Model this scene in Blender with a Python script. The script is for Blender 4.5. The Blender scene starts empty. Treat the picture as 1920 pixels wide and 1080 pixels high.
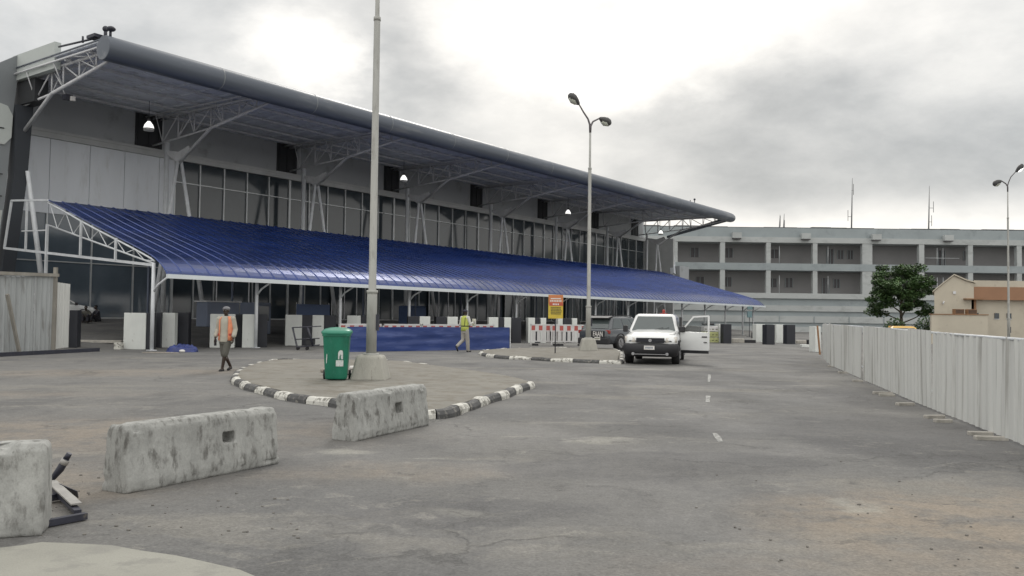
import bpy, math, random
from mathutils import Vector, Matrix, noise
R = math.radians
random.seed(7)
scene = bpy.context.scene
C = bpy.context.scene.collection

# ------------------------------------------------------------------ camera
FOC, H = 1600.0, 1.5
_p, _r = math.atan(55/1600), math.atan(.0125)
FW = Vector((0, math.cos(_p), math.sin(_p)))
_u0 = Vector((1, 0, 0)).cross(FW)
RT = Vector((1, 0, 0))*math.cos(_r) + _u0*math.sin(_r)
UP = RT.cross(FW)
CAM = Vector((0, 0, H))
cd = bpy.data.cameras.new('camera'); cam = bpy.data.objects.new('camera', cd); C.objects.link(cam)
cd.sensor_width = 36; cd.lens = FOC/1920*36; cd.clip_end = 3000; cd.clip_start = .05
m = Matrix((RT, UP, -FW)).transposed().to_4x4(); m.translation = CAM
cam.matrix_world = m
scene.camera = cam

# ------------------------------------------------------------------ sky
SUN_AZ, SUN_EL = 6.0, 38.0        # degrees right of the view axis / above the horizon
w = bpy.data.worlds.new('World'); scene.world = w; w.use_nodes = True
nt = w.node_tree; nt.nodes.clear(); L = nt.links
def N(t, **k):
    n = nt.nodes.new(t)
    for a, b in k.items(): setattr(n, a, b)
    return n
def setin(n, **k):
    for a, b in k.items(): n.inputs[a].default_value = b
out = N('ShaderNodeOutputWorld'); bg = N('ShaderNodeBackground'); bg.inputs[1].default_value = .1
sky = N('ShaderNodeTexSky', sky_type='NISHITA'); sky.sun_disc = False
sky.sun_elevation = R(SUN_EL); sky.sun_rotation = R(SUN_AZ); sky.dust_density = 4; sky.air_density = 1.5
tc = N('ShaderNodeTexCoord')
mp = N('ShaderNodeMapping'); mp.inputs['Scale'].default_value = (1, 1, 2.0)
L.new(tc.outputs['Generated'], mp.inputs[0])
warp = N('ShaderNodeTexNoise'); setin(warp, Scale=5.0, Detail=6.0, Roughness=.58); L.new(mp.outputs[0], warp.inputs['Vector'])
ws = N('ShaderNodeVectorMath', operation='SUBTRACT'); L.new(warp.outputs['Color'], ws.inputs[0]); ws.inputs[1].default_value = (.5, .5, .5)
wm = N('ShaderNodeVectorMath', operation='SCALE'); L.new(ws.outputs[0], wm.inputs[0]); wm.inputs['Scale'].default_value = .24
wa = N('ShaderNodeVectorMath', operation='ADD'); L.new(wm.outputs[0], wa.inputs[0]); L.new(tc.outputs['Generated'], wa.inputs[1])
def dirpx(x, y): return (FW*FOC + RT*(x-960) + UP*(540-y)).normalized()
acc = None
def add(sock):
    global acc
    if acc is None: acc = sock; return
    a = N('ShaderNodeMath', operation='ADD'); L.new(acc, a.inputs[0]); L.new(sock, a.inputs[1]); acc = a.outputs[0]
def blob(x, y, rad_px, amp, sx=1.0, soft=0.0):
    d = dirpx(x, y)
    sub = N('ShaderNodeVectorMath', operation='SUBTRACT'); L.new(wa.outputs[0], sub.inputs[0]); sub.inputs[1].default_value = d
    mu = N('ShaderNodeVectorMath', operation='MULTIPLY'); L.new(sub.outputs[0], mu.inputs[0]); mu.inputs[1].default_value = (1/sx, 1, 1)
    ln = N('ShaderNodeVectorMath', operation='LENGTH'); L.new(mu.outputs[0], ln.inputs[0])
    mr = N('ShaderNodeMapRange', interpolation_type='SMOOTHSTEP'); L.new(ln.outputs['Value'], mr.inputs[0])
    r = rad_px/FOC
    setin(mr, **{'From Min': r*(.25-soft*.25), 'From Max': r*1.25, 'To Min': amp, 'To Max': 0})
    add(mr.outputs[0])
syz = N('ShaderNodeSeparateXYZ'); L.new(tc.outputs['Generated'], syz.inputs[0])
rear = N('ShaderNodeMapRange', interpolation_type='SMOOTHSTEP'); L.new(syz.outputs['Y'], rear.inputs[0]); setin(rear, **{'From Min': -.45, 'From Max': .35, 'To Min': .42, 'To Max': 0}); add(rear.outputs[0])
v0 = N('ShaderNodeValue'); v0.outputs[0].default_value = .70; add(v0.outputs[0])
n1 = N('ShaderNodeTexNoise'); setin(n1, Scale=3.2, Detail=9.0, Roughness=.6, Distortion=.4); L.new(mp.outputs[0], n1.inputs['Vector'])
m1 = N('ShaderNodeMapRange'); L.new(n1.outputs[0], m1.inputs[0]); setin(m1, **{'From Min': .3, 'From Max': .7, 'To Min': -.11, 'To Max': .11}); add(m1.outputs[0])
n2 = N('ShaderNodeTexNoise'); setin(n2, Scale=11.0, Detail=8.0, Roughness=.6); L.new(mp.outputs[0], n2.inputs['Vector'])
m2 = N('ShaderNodeMapRange'); L.new(n2.outputs[0], m2.inputs[0]); setin(m2, **{'From Min': .3, 'From Max': .7, 'To Min': -.075, 'To Max': .075}); add(m2.outputs[0])
for b in [(560, 70, 130, .46, 1.1, 1), (960, 60, 180, .30, 1.3, 1), (1240, 0, 230, .32, 1.5, 1), (1140, 150, 130, .34, 1.1, 1), (1010, 330, 180, .12, 1.6, 1), (1500, 10, 300, .17, 1.5, 1), (1860, 20, 220, .12, 1.3, 1),
          (760, 100, 140, -.20, .9, .5), (870, 240, 170, -.10, 1.3, .5), (700, 240, 130, -.08, 1.2, .5), (1450, 150, 120, -.17, 1.6, .3), (1680, 300, 330, -.17, 1.9, 1), (1330, 320, 200, -.07, 1.4, 1),
          (1850, 150, 240, -.05, 1.2, 1), (1310, 205, 55, .2, 1.4, 1)]:
    blob(*b)
# pale strip where the cloud deck opens just above the horizon
sx = N('ShaderNodeSeparateXYZ'); L.new(tc.outputs['Generated'], sx.inputs[0])
hz = N('ShaderNodeMapRange', interpolation_type='SMOOTHSTEP'); L.new(sx.outputs['Z'], hz.inputs[0]); setin(hz, **{'From Min': .095, 'From Max': .15, 'To Min': .42, 'To Max': 0}); add(hz.outputs[0])
zen = N('ShaderNodeMapRange', interpolation_type='SMOOTHSTEP'); L.new(sx.outputs['Z'], zen.inputs[0]); setin(zen, **{'From Min': .38, 'From Max': .85, 'To Min': 0, 'To Max': .55}); add(zen.outputs[0])
cl = N('ShaderNodeClamp'); L.new(acc, cl.inputs[0]); setin(cl, Min=.2, Max=1.6)
cr = N('ShaderNodeValToRGB'); e = cr.color_ramp; e.elements[0].position = .2; e.elements[0].color = (.27, .295, .315, 1)
e.elements[1].position = 1.0; e.elements[1].color = (1.05, 1.035, 1.0, 1)
for pos, c in ((.34, (.365, .39, .412, 1)), (.5, (.51, .532, .548, 1)), (.7, (.715, .725, .725, 1))):
    q = e.elements.new(pos); q.color = c
L.new(cl.outputs[0], cr.inputs[0])
over = N('ShaderNodeMath', operation='SUBTRACT'); L.new(cl.outputs[0], over.inputs[0]); over.inputs[1].default_value = 1.0
ov2 = N('ShaderNodeMath', operation='MAXIMUM'); L.new(over.outputs[0], ov2.inputs[0]); ov2.inputs[1].default_value = 0
ov3 = N('ShaderNodeMath', operation='ADD'); L.new(ov2.outputs[0], ov3.inputs[0]); ov3.inputs[1].default_value = 1
ov4 = N('ShaderNodeMath', operation='MULTIPLY'); L.new(ov3.outputs[0], ov4.inputs[0]); ov4.inputs[1].default_value = 10
sc = N('ShaderNodeVectorMath', operation='SCALE'); L.new(cr.outputs[0], sc.inputs[0]); L.new(ov4.outputs[0], sc.inputs['Scale'])
mix = N('ShaderNodeMix', data_type='RGBA'); mix.inputs['Factor'].default_value = .93
L.new(sky.outputs[0], mix.inputs['A']); L.new(sc.outputs[0], mix.inputs['B'])
L.new(mix.outputs['Result'], bg.inputs[0]); L.new(bg.outputs[0], out.inputs[0])

sd = bpy.data.lights.new('sun', 'SUN'); sd.energy = .85; sd.angle = R(14); sd.color = (1, .96, .9)
so = bpy.data.objects.new('sun', sd); C.objects.link(so)
sdir = Vector((math.sin(R(SUN_AZ))*math.cos(R(SUN_EL)), math.cos(R(SUN_AZ))*math.cos(R(SUN_EL)), math.sin(R(SUN_EL))))
so.rotation_euler = sdir.to_track_quat('Z', 'Y').to_euler(); so.location = (0, 0, 40)
vs = scene.view_settings; vs.view_transform = 'Standard'; vs.look = 'None'; vs.exposure = 0.0; vs.gamma = 1

# ------------------------------------------------------------------ geometry of the place
P0 = Vector((-14.3, 34.0, 0)); TH = R(35.7)
DD = Vector((math.sin(TH), math.cos(TH), 0)); NN = Vector((-math.cos(TH), math.sin(TH), 0))
TROT = R(90-35.7)
def sm(a, b, x):
    x = min(1, max(0, (x-a)/(b-a))); return x*x*(3-2*x)
def ramp(a, b, x): return min(1, max(0, (x-a)/(b-a)))
def gz(x, y):
    q = Vector((x, y, 0)) - P0; t, ww = q.dot(DD), q.dot(NN)
    return 1.13*ramp(1.5, 16.5, ww)*(1-sm(76, 96, t))
def G(px, py, z=None):
    d = FW*FOC + RT*(px-960) + UP*(540-py)
    if z is not None: return CAM + d*((z-H)/d.z)
    k = 2.0/FOC; g = CAM
    while k*FOC < 160:                     # walk along the ray until it meets the sloping ground
        g = CAM + d*k
        if g.z <= gz(g.x, g.y): break
        k += .04/FOC
    return g

# ------------------------------------------------------------------ helpers
def tag(o, label=None, cat=None, group=None, kind=None):
    if label: o['label'] = label
    if cat: o['category'] = cat
    if group: o['group'] = group
    if kind: o['kind'] = kind
    return o
def empty(name, loc=(0, 0, 0), rz=0):
    o = bpy.data.objects.new(name, None); C.objects.link(o); o.location = loc; o.rotation_euler = (0, 0, rz); o.empty_display_size = .3
    return o
def copy_tree(o, parent=None):
    c = o.copy(); C.objects.link(c); c.parent = parent
    for ch in o.children: copy_tree(ch, c)
    return c
def perp(d):
    d = d.normalized(); a = Vector((0, 0, 1)) if abs(d.z) < .9 else Vector((0, 1, 0))
    u = d.cross(a).normalized(); v = u.cross(d).normalized(); return u, v      # u sideways, v up
class MB:
    def __init__(s): s.v = []; s.f = []; s.mi = []; s.cur = 0; s.smooth = False; s.sf = []
    def add(s, vs, fs):
        n = len(s.v); s.v += [tuple(v) for v in vs]
        for f in fs: s.f.append([i+n for i in f]); s.mi.append(s.cur); s.sf.append(s.smooth)
        return s
    def box(s, x0, x1, y0, y1, z0, z1):
        return s.add([(x0,y0,z0),(x1,y0,z0),(x1,y1,z0),(x0,y1,z0),(x0,y0,z1),(x1,y0,z1),(x1,y1,z1),(x0,y1,z1)],
                     [(0,3,2,1),(4,5,6,7),(0,1,5,4),(1,2,6,5),(2,3,7,6),(3,0,4,7)])
    def beam(s, a, b, wd, ht):
        a, b = Vector(a), Vector(b); u, v = perp(b-a); u = u*wd/2; v = v*ht/2
        return s.add([a-u-v, a+u-v, a+u+v, a-u+v, b-u-v, b+u-v, b+u+v, b-u+v],
                     [(0,1,2,3),(7,6,5,4),(0,4,5,1),(1,5,6,2),(2,6,7,3),(3,7,4,0)])
    def tube(s, pts, r, n=8, caps=True):
        pts = [Vector(p) for p in pts]; k = len(pts)
        rs = r if isinstance(r, (list, tuple)) else [r]*k
        vs = []; u = None
        for i, p in enumerate(pts):
            d = (pts[min(i+1, k-1)] - pts[max(i-1, 0)]).normalized()
            if u is None: u, v = perp(d)
            else:
                u = (u - d*u.dot(d)).normalized(); v = u.cross(d).normalized()
            for j in range(n):
                a = 2*math.pi*j/n; vs.append(p + u*math.cos(a)*rs[i] + v*math.sin(a)*rs[i])
        fs = [(i*n+j, i*n+(j+1) % n, (i+1)*n+(j+1) % n, (i+1)*n+j) for i in range(k-1) for j in range(n)]
        sv = s.smooth; s.smooth = n > 5; s.add(vs, fs); s.smooth = sv
        if caps:
            m0 = len(s.v)-k*n; s.f.append([m0+j for j in range(n)][::-1]); s.mi.append(s.cur); s.sf.append(False)
            s.f.append([m0+(k-1)*n+j for j in range(n)]); s.mi.append(s.cur); s.sf.append(False)
        return s
    def rings(s, rings, cap=True, closed=True):
        n = len(rings[0]); vs = [p for r in rings for p in r]; k = len(rings)
        e = n if closed else n-1
        s.add(vs, [(i*n+j, i*n+(j+1) % n, (i+1)*n+(j+1) % n, (i+1)*n+j) for i in range(k-1) for j in range(e)])
        if cap:
            m0 = len(s.v)-k*n
            s.f.append([m0+j for j in range(n)][::-1]); s.mi.append(s.cur); s.sf.append(s.smooth)
            s.f.append([m0+(k-1)*n+j for j in range(n)]); s.mi.append(s.cur); s.sf.append(s.smooth)
        return s
    def ell(s, es, n=16):
        """es: list of (cx, cy, z, rx, ry)"""
        sv = s.smooth; s.smooth = True
        s.rings([[(cx+rx*math.cos(2*math.pi*j/n), cy+ry*math.sin(2*math.pi*j/n), z) for j in range(n)] for cx, cy, z, rx, ry in es]); s.smooth = sv
        return s
    def ball(s, c, rx, ry, rz, n=12, m_=8):
        c = Vector(c)
        return s.ell([(c.x, c.y, c.z+rz*math.sin(a), max(.001, rx*math.cos(a)), max(.001, ry*math.cos(a))) for a in [math.pi*(i/m_-.5) for i in range(m_+1)]], n)
    def prism(s, poly, z0, z1):
        n = len(poly)
        return s.add([(x, y, z0) for x, y in poly]+[(x, y, z1) for x, y in poly],
                     [list(range(n))[::-1], list(range(n, 2*n))]+[(j, (j+1) % n, n+(j+1) % n, n+j) for j in range(n)])
    def prism_y(s, poly, y0, y1):           # poly in (x, z)
        n = len(poly)
        return s.add([(x, y0, z) for x, z in poly]+[(x, y1, z) for x, z in poly],
                     [list(range(n)), list(range(n, 2*n))[::-1]]+[(j, n+j, n+(j+1) % n, (j+1) % n) for j in range(n)])
    def prism_x(s, poly, x0, x1):           # poly in (y, z)
        n = len(poly)
        return s.add([(x0, y, z) for y, z in poly]+[(x1, y, z) for y, z in poly],
                     [list(range(n))[::-1], list(range(n, 2*n))]+[(j, (j+1) % n, n+(j+1) % n, n+j) for j in range(n)])
    def build(s, name, mats, parent=None, loc=None, bevel=0, rz=None):
        me = bpy.data.meshes.new(name); me.from_pydata(s.v, [], s.f)
        if not isinstance(mats, (list, tuple)): mats = [mats]
        for q in mats: me.materials.append(q)
        for i, p in enumerate(me.polygons): p.material_index = s.mi[i]; p.use_smooth = s.sf[i]
        me.update()
        o = bpy.data.objects.new(name, me); C.objects.link(o); o.parent = parent
        if loc is not None: o.location = loc
        if rz is not None: o.rotation_euler.z = rz
        if bevel:
            b = o.modifiers.new('bevel', 'BEVEL'); b.width = bevel; b.segments = 2; b.limit_method = 'ANGLE'; b.harden_normals = False
        return o
def remesh(o, vox, smooth=True, it=0):
    r_ = o.modifiers.new('remesh', 'REMESH'); r_.mode = 'VOXEL'; r_.voxel_size = vox; r_.use_smooth_shade = smooth
    if it: s_ = o.modifiers.new('sm', 'SMOOTH'); s_.iterations = it; s_.factor = .5
    return o
def bake(o):
    dg = bpy.context.evaluated_depsgraph_get(); dg.update()
    me = bpy.data.meshes.new_from_object(o.evaluated_get(dg)); o.modifiers.clear(); o.data = me
    return o
def fixnormals(o):
    import bmesh
    bm = bmesh.new(); bm.from_mesh(o.data); bmesh.ops.recalc_face_normals(bm, faces=bm.faces); bm.to_mesh(o.data); bm.free(); return o

# ------------------------------------------------------------------ materials
def mat(name, col, rough=.6, var=.12, scale=3.0, bump=0.0, bscale=None, metal=0.0, spec=.5, col2=None, lo=.45, hi=.6, detail=6, stretch=(1, 1, 1), coat=0, fine=0.0):
    """one procedural paint: base colour varied by noise, an optional second (dirt) colour, optional bump"""
    m_ = bpy.data.materials.new(name); m_.use_nodes = True; t = m_.node_tree; b = t.nodes['Principled BSDF']; K = t.links
    tcx = t.nodes.new('ShaderNodeTexCoord'); mp_ = t.nodes.new('ShaderNodeMapping'); mp_.inputs['Scale'].default_value = stretch
    K.new(tcx.outputs['Object'], mp_.inputs[0])
    nz = t.nodes.new('ShaderNodeTexNoise'); nz.inputs['Scale'].default_value = scale; nz.inputs['Detail'].default_value = detail; nz.inputs['Roughness'].default_value = .6
    K.new(mp_.outputs[0], nz.inputs['Vector'])
    mr = t.nodes.new('ShaderNodeMapRange'); K.new(nz.outputs[0], mr.inputs[0])
    for a, v in (('From Min', .3), ('From Max', .7), ('To Min', 1-var), ('To Max', 1+var)): mr.inputs[a].default_value = v
    vm = t.nodes.new('ShaderNodeVectorMath'); vm.operation = 'SCALE'; vm.inputs[0].default_value = col[:3]; K.new(mr.outputs[0], vm.inputs['Scale'])
    last = vm.outputs[0]
    if col2:
        nz2 = t.nodes.new('ShaderNodeTexNoise'); nz2.inputs['Scale'].default_value = scale*2.3; nz2.inputs['Detail'].default_value = 9; nz2.inputs['Roughness'].default_value = .65
        mp2 = t.nodes.new('ShaderNodeMapping'); mp2.inputs['Scale'].default_value = stretch; mp2.inputs['Location'].default_value = (3.1, 7.7, 1.9)
        K.new(tcx.outputs['Object'], mp2.inputs[0]); K.new(mp2.outputs[0], nz2.inputs['Vector'])
        r2 = t.nodes.new('ShaderNodeMapRange'); r2.interpolation_type = 'SMOOTHSTEP'; K.new(nz2.outputs[0], r2.inputs[0]); r2.inputs['From Min'].default_value = lo; r2.inputs['From Max'].default_value = hi
        mx = t.nodes.new('ShaderNodeMix'); mx.data_type = 'RGBA'; K.new(r2.outputs[0], mx.inputs['Factor']); K.new(last, mx.inputs['A']); mx.inputs['B'].default_value = (*col2[:3], 1)
        last = mx.outputs['Result']
    if fine:
        nf = t.nodes.new('ShaderNodeTexNoise'); nf.inputs['Scale'].default_value = 90; nf.inputs['Detail'].default_value = 3; K.new(tcx.outputs['Object'], nf.inputs['Vector'])
        rf = t.nodes.new('ShaderNodeMapRange'); K.new(nf.outputs[0], rf.inputs[0])
        for a, v in (('From Min', .3), ('From Max', .7), ('To Min', 1-fine), ('To Max', 1+fine)): rf.inputs[a].default_value = v
        v2 = t.nodes.new('ShaderNodeVectorMath'); v2.operation = 'SCALE'; K.new(last, v2.inputs[0]); K.new(rf.outputs[0], v2.inputs['Scale']); last = v2.outputs[0]
    K.new(last, b.inputs['Base Color'])
    rr = t.nodes.new('ShaderNodeMapRange'); K.new(nz.outputs[0], rr.inputs[0]); rr.inputs['To Min'].default_value = max(.02, rough-.08); rr.inputs['To Max'].default_value = min(1, rough+.1); K.new(rr.outputs[0], b.inputs['Roughness'])
    b.inputs['Metallic'].default_value = metal; b.inputs['Specular IOR Level'].default_value = spec
    if coat: b.inputs['Coat Weight'].default_value = coat; b.inputs['Coat Roughness'].default_value = .06
    if bump:
        nb = t.nodes.new('ShaderNodeTexNoise'); nb.inputs['Scale'].default_value = bscale or scale*4; nb.inputs['Detail'].default_value = 6; K.new(mp_.outputs[0], nb.inputs['Vector'])
        bu = t.nodes.new('ShaderNodeBump'); bu.inputs['Strength'].default_value = bump; bu.inputs['Distance'].default_value = .02; K.new(nb.outputs[0], bu.inputs['Height']); K.new(bu.outputs[0], b.inputs['Normal'])
    return m_
def emis(name, col, s):
    m_ = mat(name, col, .4); b = m_.node_tree.nodes['Principled BSDF']; b.inputs['Emission Color'].default_value = (*col, 1); b.inputs['Emission Strength'].default_value = s; return m_

M = dict(
  steel_white=mat('white painted steel', (.62, .64, .66), .45, .12, 2, col2=(.38, .36, .33), lo=.6, hi=.8),
  steel_grey=mat('grey painted steel', (.60, .605, .62), .45, .12, 1.5, col2=(.46, .455, .45), lo=.52, hi=.72),
  tube=mat('dark grey cladding', (.10, .115, .14), .38, .12, .6, stretch=(.15, 1, 1), spec=.45, col2=(.19, .2, .215), lo=.5, hi=.7),
  soffit=mat('pale metal soffit', (.68, .71, .77), .55, .08, .5, stretch=(1, 3, 1), col2=(.48, .49, .52), lo=.5, hi=.66),
  wall_grey=mat('grey wall cladding', (.37, .385, .40), .6, .06, .35, col2=(.27, .28, .28), lo=.52, hi=.7),
  ledge=mat('pale ledge', (.45, .46, .46), .6, .1, .8),
  panel=mat('white wall panels', (.68, .71, .755), .4, .05, .5, stretch=(1.6, 1, .35), col2=(.56, .58, .60), lo=.52, hi=.75),
  glass=mat('dark tinted glass', (.034, .044, .052), .07, .3, .4, spec=.6),
  glass_sheen=mat('glass with painted reflection', (.095, .12, .145), .1, .2, .4, spec=.6),  # base colour lightened to paint in the reflection at the left end
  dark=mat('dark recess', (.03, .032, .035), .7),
  pier=mat('dark pier cladding', (.03, .035, .043), .65, .1, .5),
  wing=mat('grey wing cladding', (.20, .215, .225), .5, .08, .5),
  wing_light=mat('pale wing cladding', (.45, .48, .46), .5, .08, .5),
  mullion=mat('aluminium mullion', (.5, .52, .53), .35, .1, 2, metal=.3),
  blue=mat('blue roof sheeting', (.006, .030, .165), .27, .28, .5, spec=.5, metal=.5, coat=.4, col2=(.010, .028, .105), lo=.5, hi=.7, stretch=(.5, 2, 1)),
  blue_wrap=mat('blue plastic wrap', (.028, .055, .20), .42, .2, .8, bump=.6, bscale=2.2, stretch=(.5, 1, 3), col2=(.05, .08, .24), lo=.52, hi=.62),
  gutter=mat('white gutter', (.66, .70, .72), .45, .08, 1, stretch=(.3, 1, 1)),
  concrete=mat("weathered barrier concrete", (.34, .342, .325), .85, .22, 3.4, bump=.5, bscale=20, col2=(.125, .122, .112), lo=.47, hi=.70, fine=.08, stretch=(1.6, 1.6, .7), detail=10),
  conc_base=mat('lamp base concrete', (.37, .36, .32), .85, .14, 3, bump=.3, bscale=40, col2=(.2, .19, .17), lo=.54, hi=.7, stretch=(1, 1, .35), fine=.08),
  apron=mat('apron concrete', (.285, .28, .245), .85, .12, 1.4, bump=.2, bscale=60, col2=(.24, .235, .21), lo=.5, hi=.65, fine=.07),
  kerb_white=mat('worn white kerb paint', (.60, .59, .54), .75, .12, 4, bump=.5, bscale=22, col2=(.22, .21, .185), lo=.50, hi=.60),
  kerb_black=mat('worn black kerb paint', (.085, .085, .085), .8, .25, 5, bump=.5, bscale=22, col2=(.22, .21, .19), lo=.52, hi=.66),
  block_white=mat('white painted block', (.68, .70, .67), .6, .07, 2, col2=(.38, .37, .34), lo=.62, hi=.78),
  block_black=mat('black painted block', (.022, .024, .032), .55, .2, 2),
  pole=mat('galvanised pole', (.38, .38, .355), .5, .12, 3, col2=(.28, .275, .25), lo=.5, hi=.7, stretch=(1, 1, .3)),
  arm=mat('dark lamp arm', (.11, .10, .105), .5),
  lamp_dark=mat('lamp housing', (.06, .06, .06), .45),
  lens=mat('lamp lens', (.5, .52, .45), .25),
  lit=emis('lit lamp glass', (1, .99, .95), 1.3),
  bell=mat('aluminium bell shade', (.6, .6, .58), .35, metal=.4),
  bin=mat('green bin plastic', (.008, .15, .09), .42, .2, 5, spec=.5, col2=(.035, .19, .13), lo=.52, hi=.75, stretch=(1, 1, .4)),
  bin_lid=mat('green lid plastic', (.03, .215, .14), .34, .1, 3),
  sticker=mat('white sticker', (.62, .66, .64), .5, .1, 14, col2=(.4, .45, .44), lo=.56, hi=.62),
  rubber=mat('black rubber', (.018, .018, .019), .75),
  rim=mat('grey wheel rim', (.33, .33, .34), .35, metal=.6),
  car_white=mat('white car paint', (.78, .79, .78), .22, .03, 1, coat=.6),
  car_dark=mat('dark grey car paint', (.045, .052, .06), .22, .1, 1, coat=.8),
  car_yellow=mat('yellow car paint', (.60, .34, .03), .3, .06, 1, coat=.5),
  trim=mat('black plastic trim', (.022, .022, .025), .55),
  car_glass=mat('car glass', (.07, .085, .085), .05, .1, 1, spec=.8),
  headlight=mat('headlamp lens', (.62, .58, .52), .15, .25, 9, spec=.8),
  red=mat('red plastic', (.42, .05, .04), .4), redlight=mat('red lens', (.3, .03, .02), .3),
  plastic_red=mat('faded red plastic', (.43, .10, .085), .5, .2, 4), plastic_white=mat('white plastic barrier', (.62, .61, .60), .5, .1, 3, col2=(.45, .42, .4), lo=.6, hi=.75),
  skin=mat('dark skin', (.035, .021, .015), .5, .1, 8), hair=mat('black hair', (.01, .01, .01), .8),
  shirt=mat('pale khaki shirt', (.40, .38, .32), .85, .15, 6, bump=.4, bscale=14), orange=mat('orange vest', (.70, .25, .13), .7, .15, 6, bump=.3, bscale=16),
  shorts=mat('grey shorts', (.095, .093, .08), .85, .2, 6, bump=.3, bscale=14), cap=mat('grey cap', (.2, .2, .21), .8), cap_dark=mat('dark cap', (.03, .03, .05), .8),
  hivis=mat('yellow green vest', (.50, .56, .12), .7, .12, 7, bump=.3, bscale=16), trouser=mat('beige trousers', (.34, .32, .29), .85, .12, 6, bump=.3, bscale=12),
  white_cloth=mat('white cloth', (.6, .6, .56), .85, .1, 6), strap=mat('black strap', (.02, .02, .02), .6), shoe=mat('dark shoe', (.02, .02, .022), .6),
  dark_cloth=mat('dark cloth', (.03, .03, .038), .85, .2, 6),
  sheet=mat('white fence sheet', (.62, .625, .60), .5, .07, .8, stretch=(3, 3, .15), col2=(.36, .355, .33), lo=.50, hi=.68, spec=.4),
  sheet_old=mat('weathered grey sheet', (.33, .345, .345), .6, .16, 1.6, stretch=(2, 2, .2), col2=(.17, .165, .155), lo=.5, hi=.72),
  timber=mat('old timber', (.26, .245, .215), .85, .2, 4, stretch=(1, 1, .3)),
  steel_dark=mat('dark steel section', (.028, .03, .045), .5, .3, 6, col2=(.10, .09, .08), lo=.58, hi=.7), steel_light=mat('bare grey steel', (.33, .32, .3), .5, .2, 8),
  bld=mat('pale grey building paint', (.43, .45, .445), .75, .08, .25, col2=(.34, .355, .35), lo=.5, hi=.72, stretch=(1, 1, 2)),
  bld_grey=mat('blue grey building paint', (.30, .335, .345), .75, .08, .25, col2=(.25, .28, .29), lo=.5, hi=.7),
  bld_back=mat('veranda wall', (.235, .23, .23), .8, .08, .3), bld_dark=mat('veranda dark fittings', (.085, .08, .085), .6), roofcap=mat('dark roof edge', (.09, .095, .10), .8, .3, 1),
  beige=mat('beige render', (.50, .455, .37), .8, .08, .6, col2=(.38, .34, .27), lo=.55, hi=.75), terracotta=mat('orange band', (.30, .165, .095), .7, .08, 1), brown=mat('brown paint', (.26, .14, .07), .7),
  bark=mat('bark', (.13, .11, .085), .9, .3, 6, bump=.6), mast=mat('mast steel', (.2, .2, .2), .5),
  sign_y=mat('yellow sign', (.58, .43, .05), .5, .1, 5), sign_o=mat('orange sign', (.55, .20, .08), .5, .1, 5), sign_r=mat('red sign band', (.45, .09, .05), .5), ink=mat('sign ink', (.09, .09, .03), .6), white_paint=mat('white paint', (.7, .68, .65), .5, .08, 6),
  pale_blue=mat('pale blue board', (.09, .14, .27), .5, .1, 1), booth=mat('blue grey booth panel', (.17, .20, .27), .5, .12, 1), teal=mat('teal box', (.16, .25, .27), .5), lime=mat('faded lime plastic', (.42, .44, .20), .55, .2, 6),
  tarp=mat('blue tarpaulin', (.025, .04, .16), .45, .3, 5, bump=.6, bscale=9), card=mat('cardboard', (.33, .3, .26), .85, .2, 6), pebble=mat('pebble', (.17, .16, .145), .9, .25, 6), rubble=mat('rubble', (.4, .38, .34), .9, .25, 6, bump=.5),
  line=mat('worn road paint', (.42, .42, .40), .8, .2, 6, col2=(.2, .2, .19), lo=.42, hi=.55),
)

M['blue'].node_tree.nodes['Principled BSDF'].inputs['Coat IOR'].default_value = 1.6; M['blue'].node_tree.nodes['Principled BSDF'].inputs['Coat Roughness'].default_value = .28
M['clear_glass'] = mat('clear door glass', (.1, .12, .12), .05, .1, 1, spec=.8); M['clear_glass'].node_tree.nodes['Principled BSDF'].inputs['Alpha'].default_value = .35
# leaf material with per-object-space tone clumps
def leaf_mat():
    m_ = mat('leaves', (.05, .10, .03), .6, .55, 1.1, col2=(.10, .15, .045), lo=.5, hi=.68)
    return m_
M['leaf'] = leaf_mat()

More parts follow.
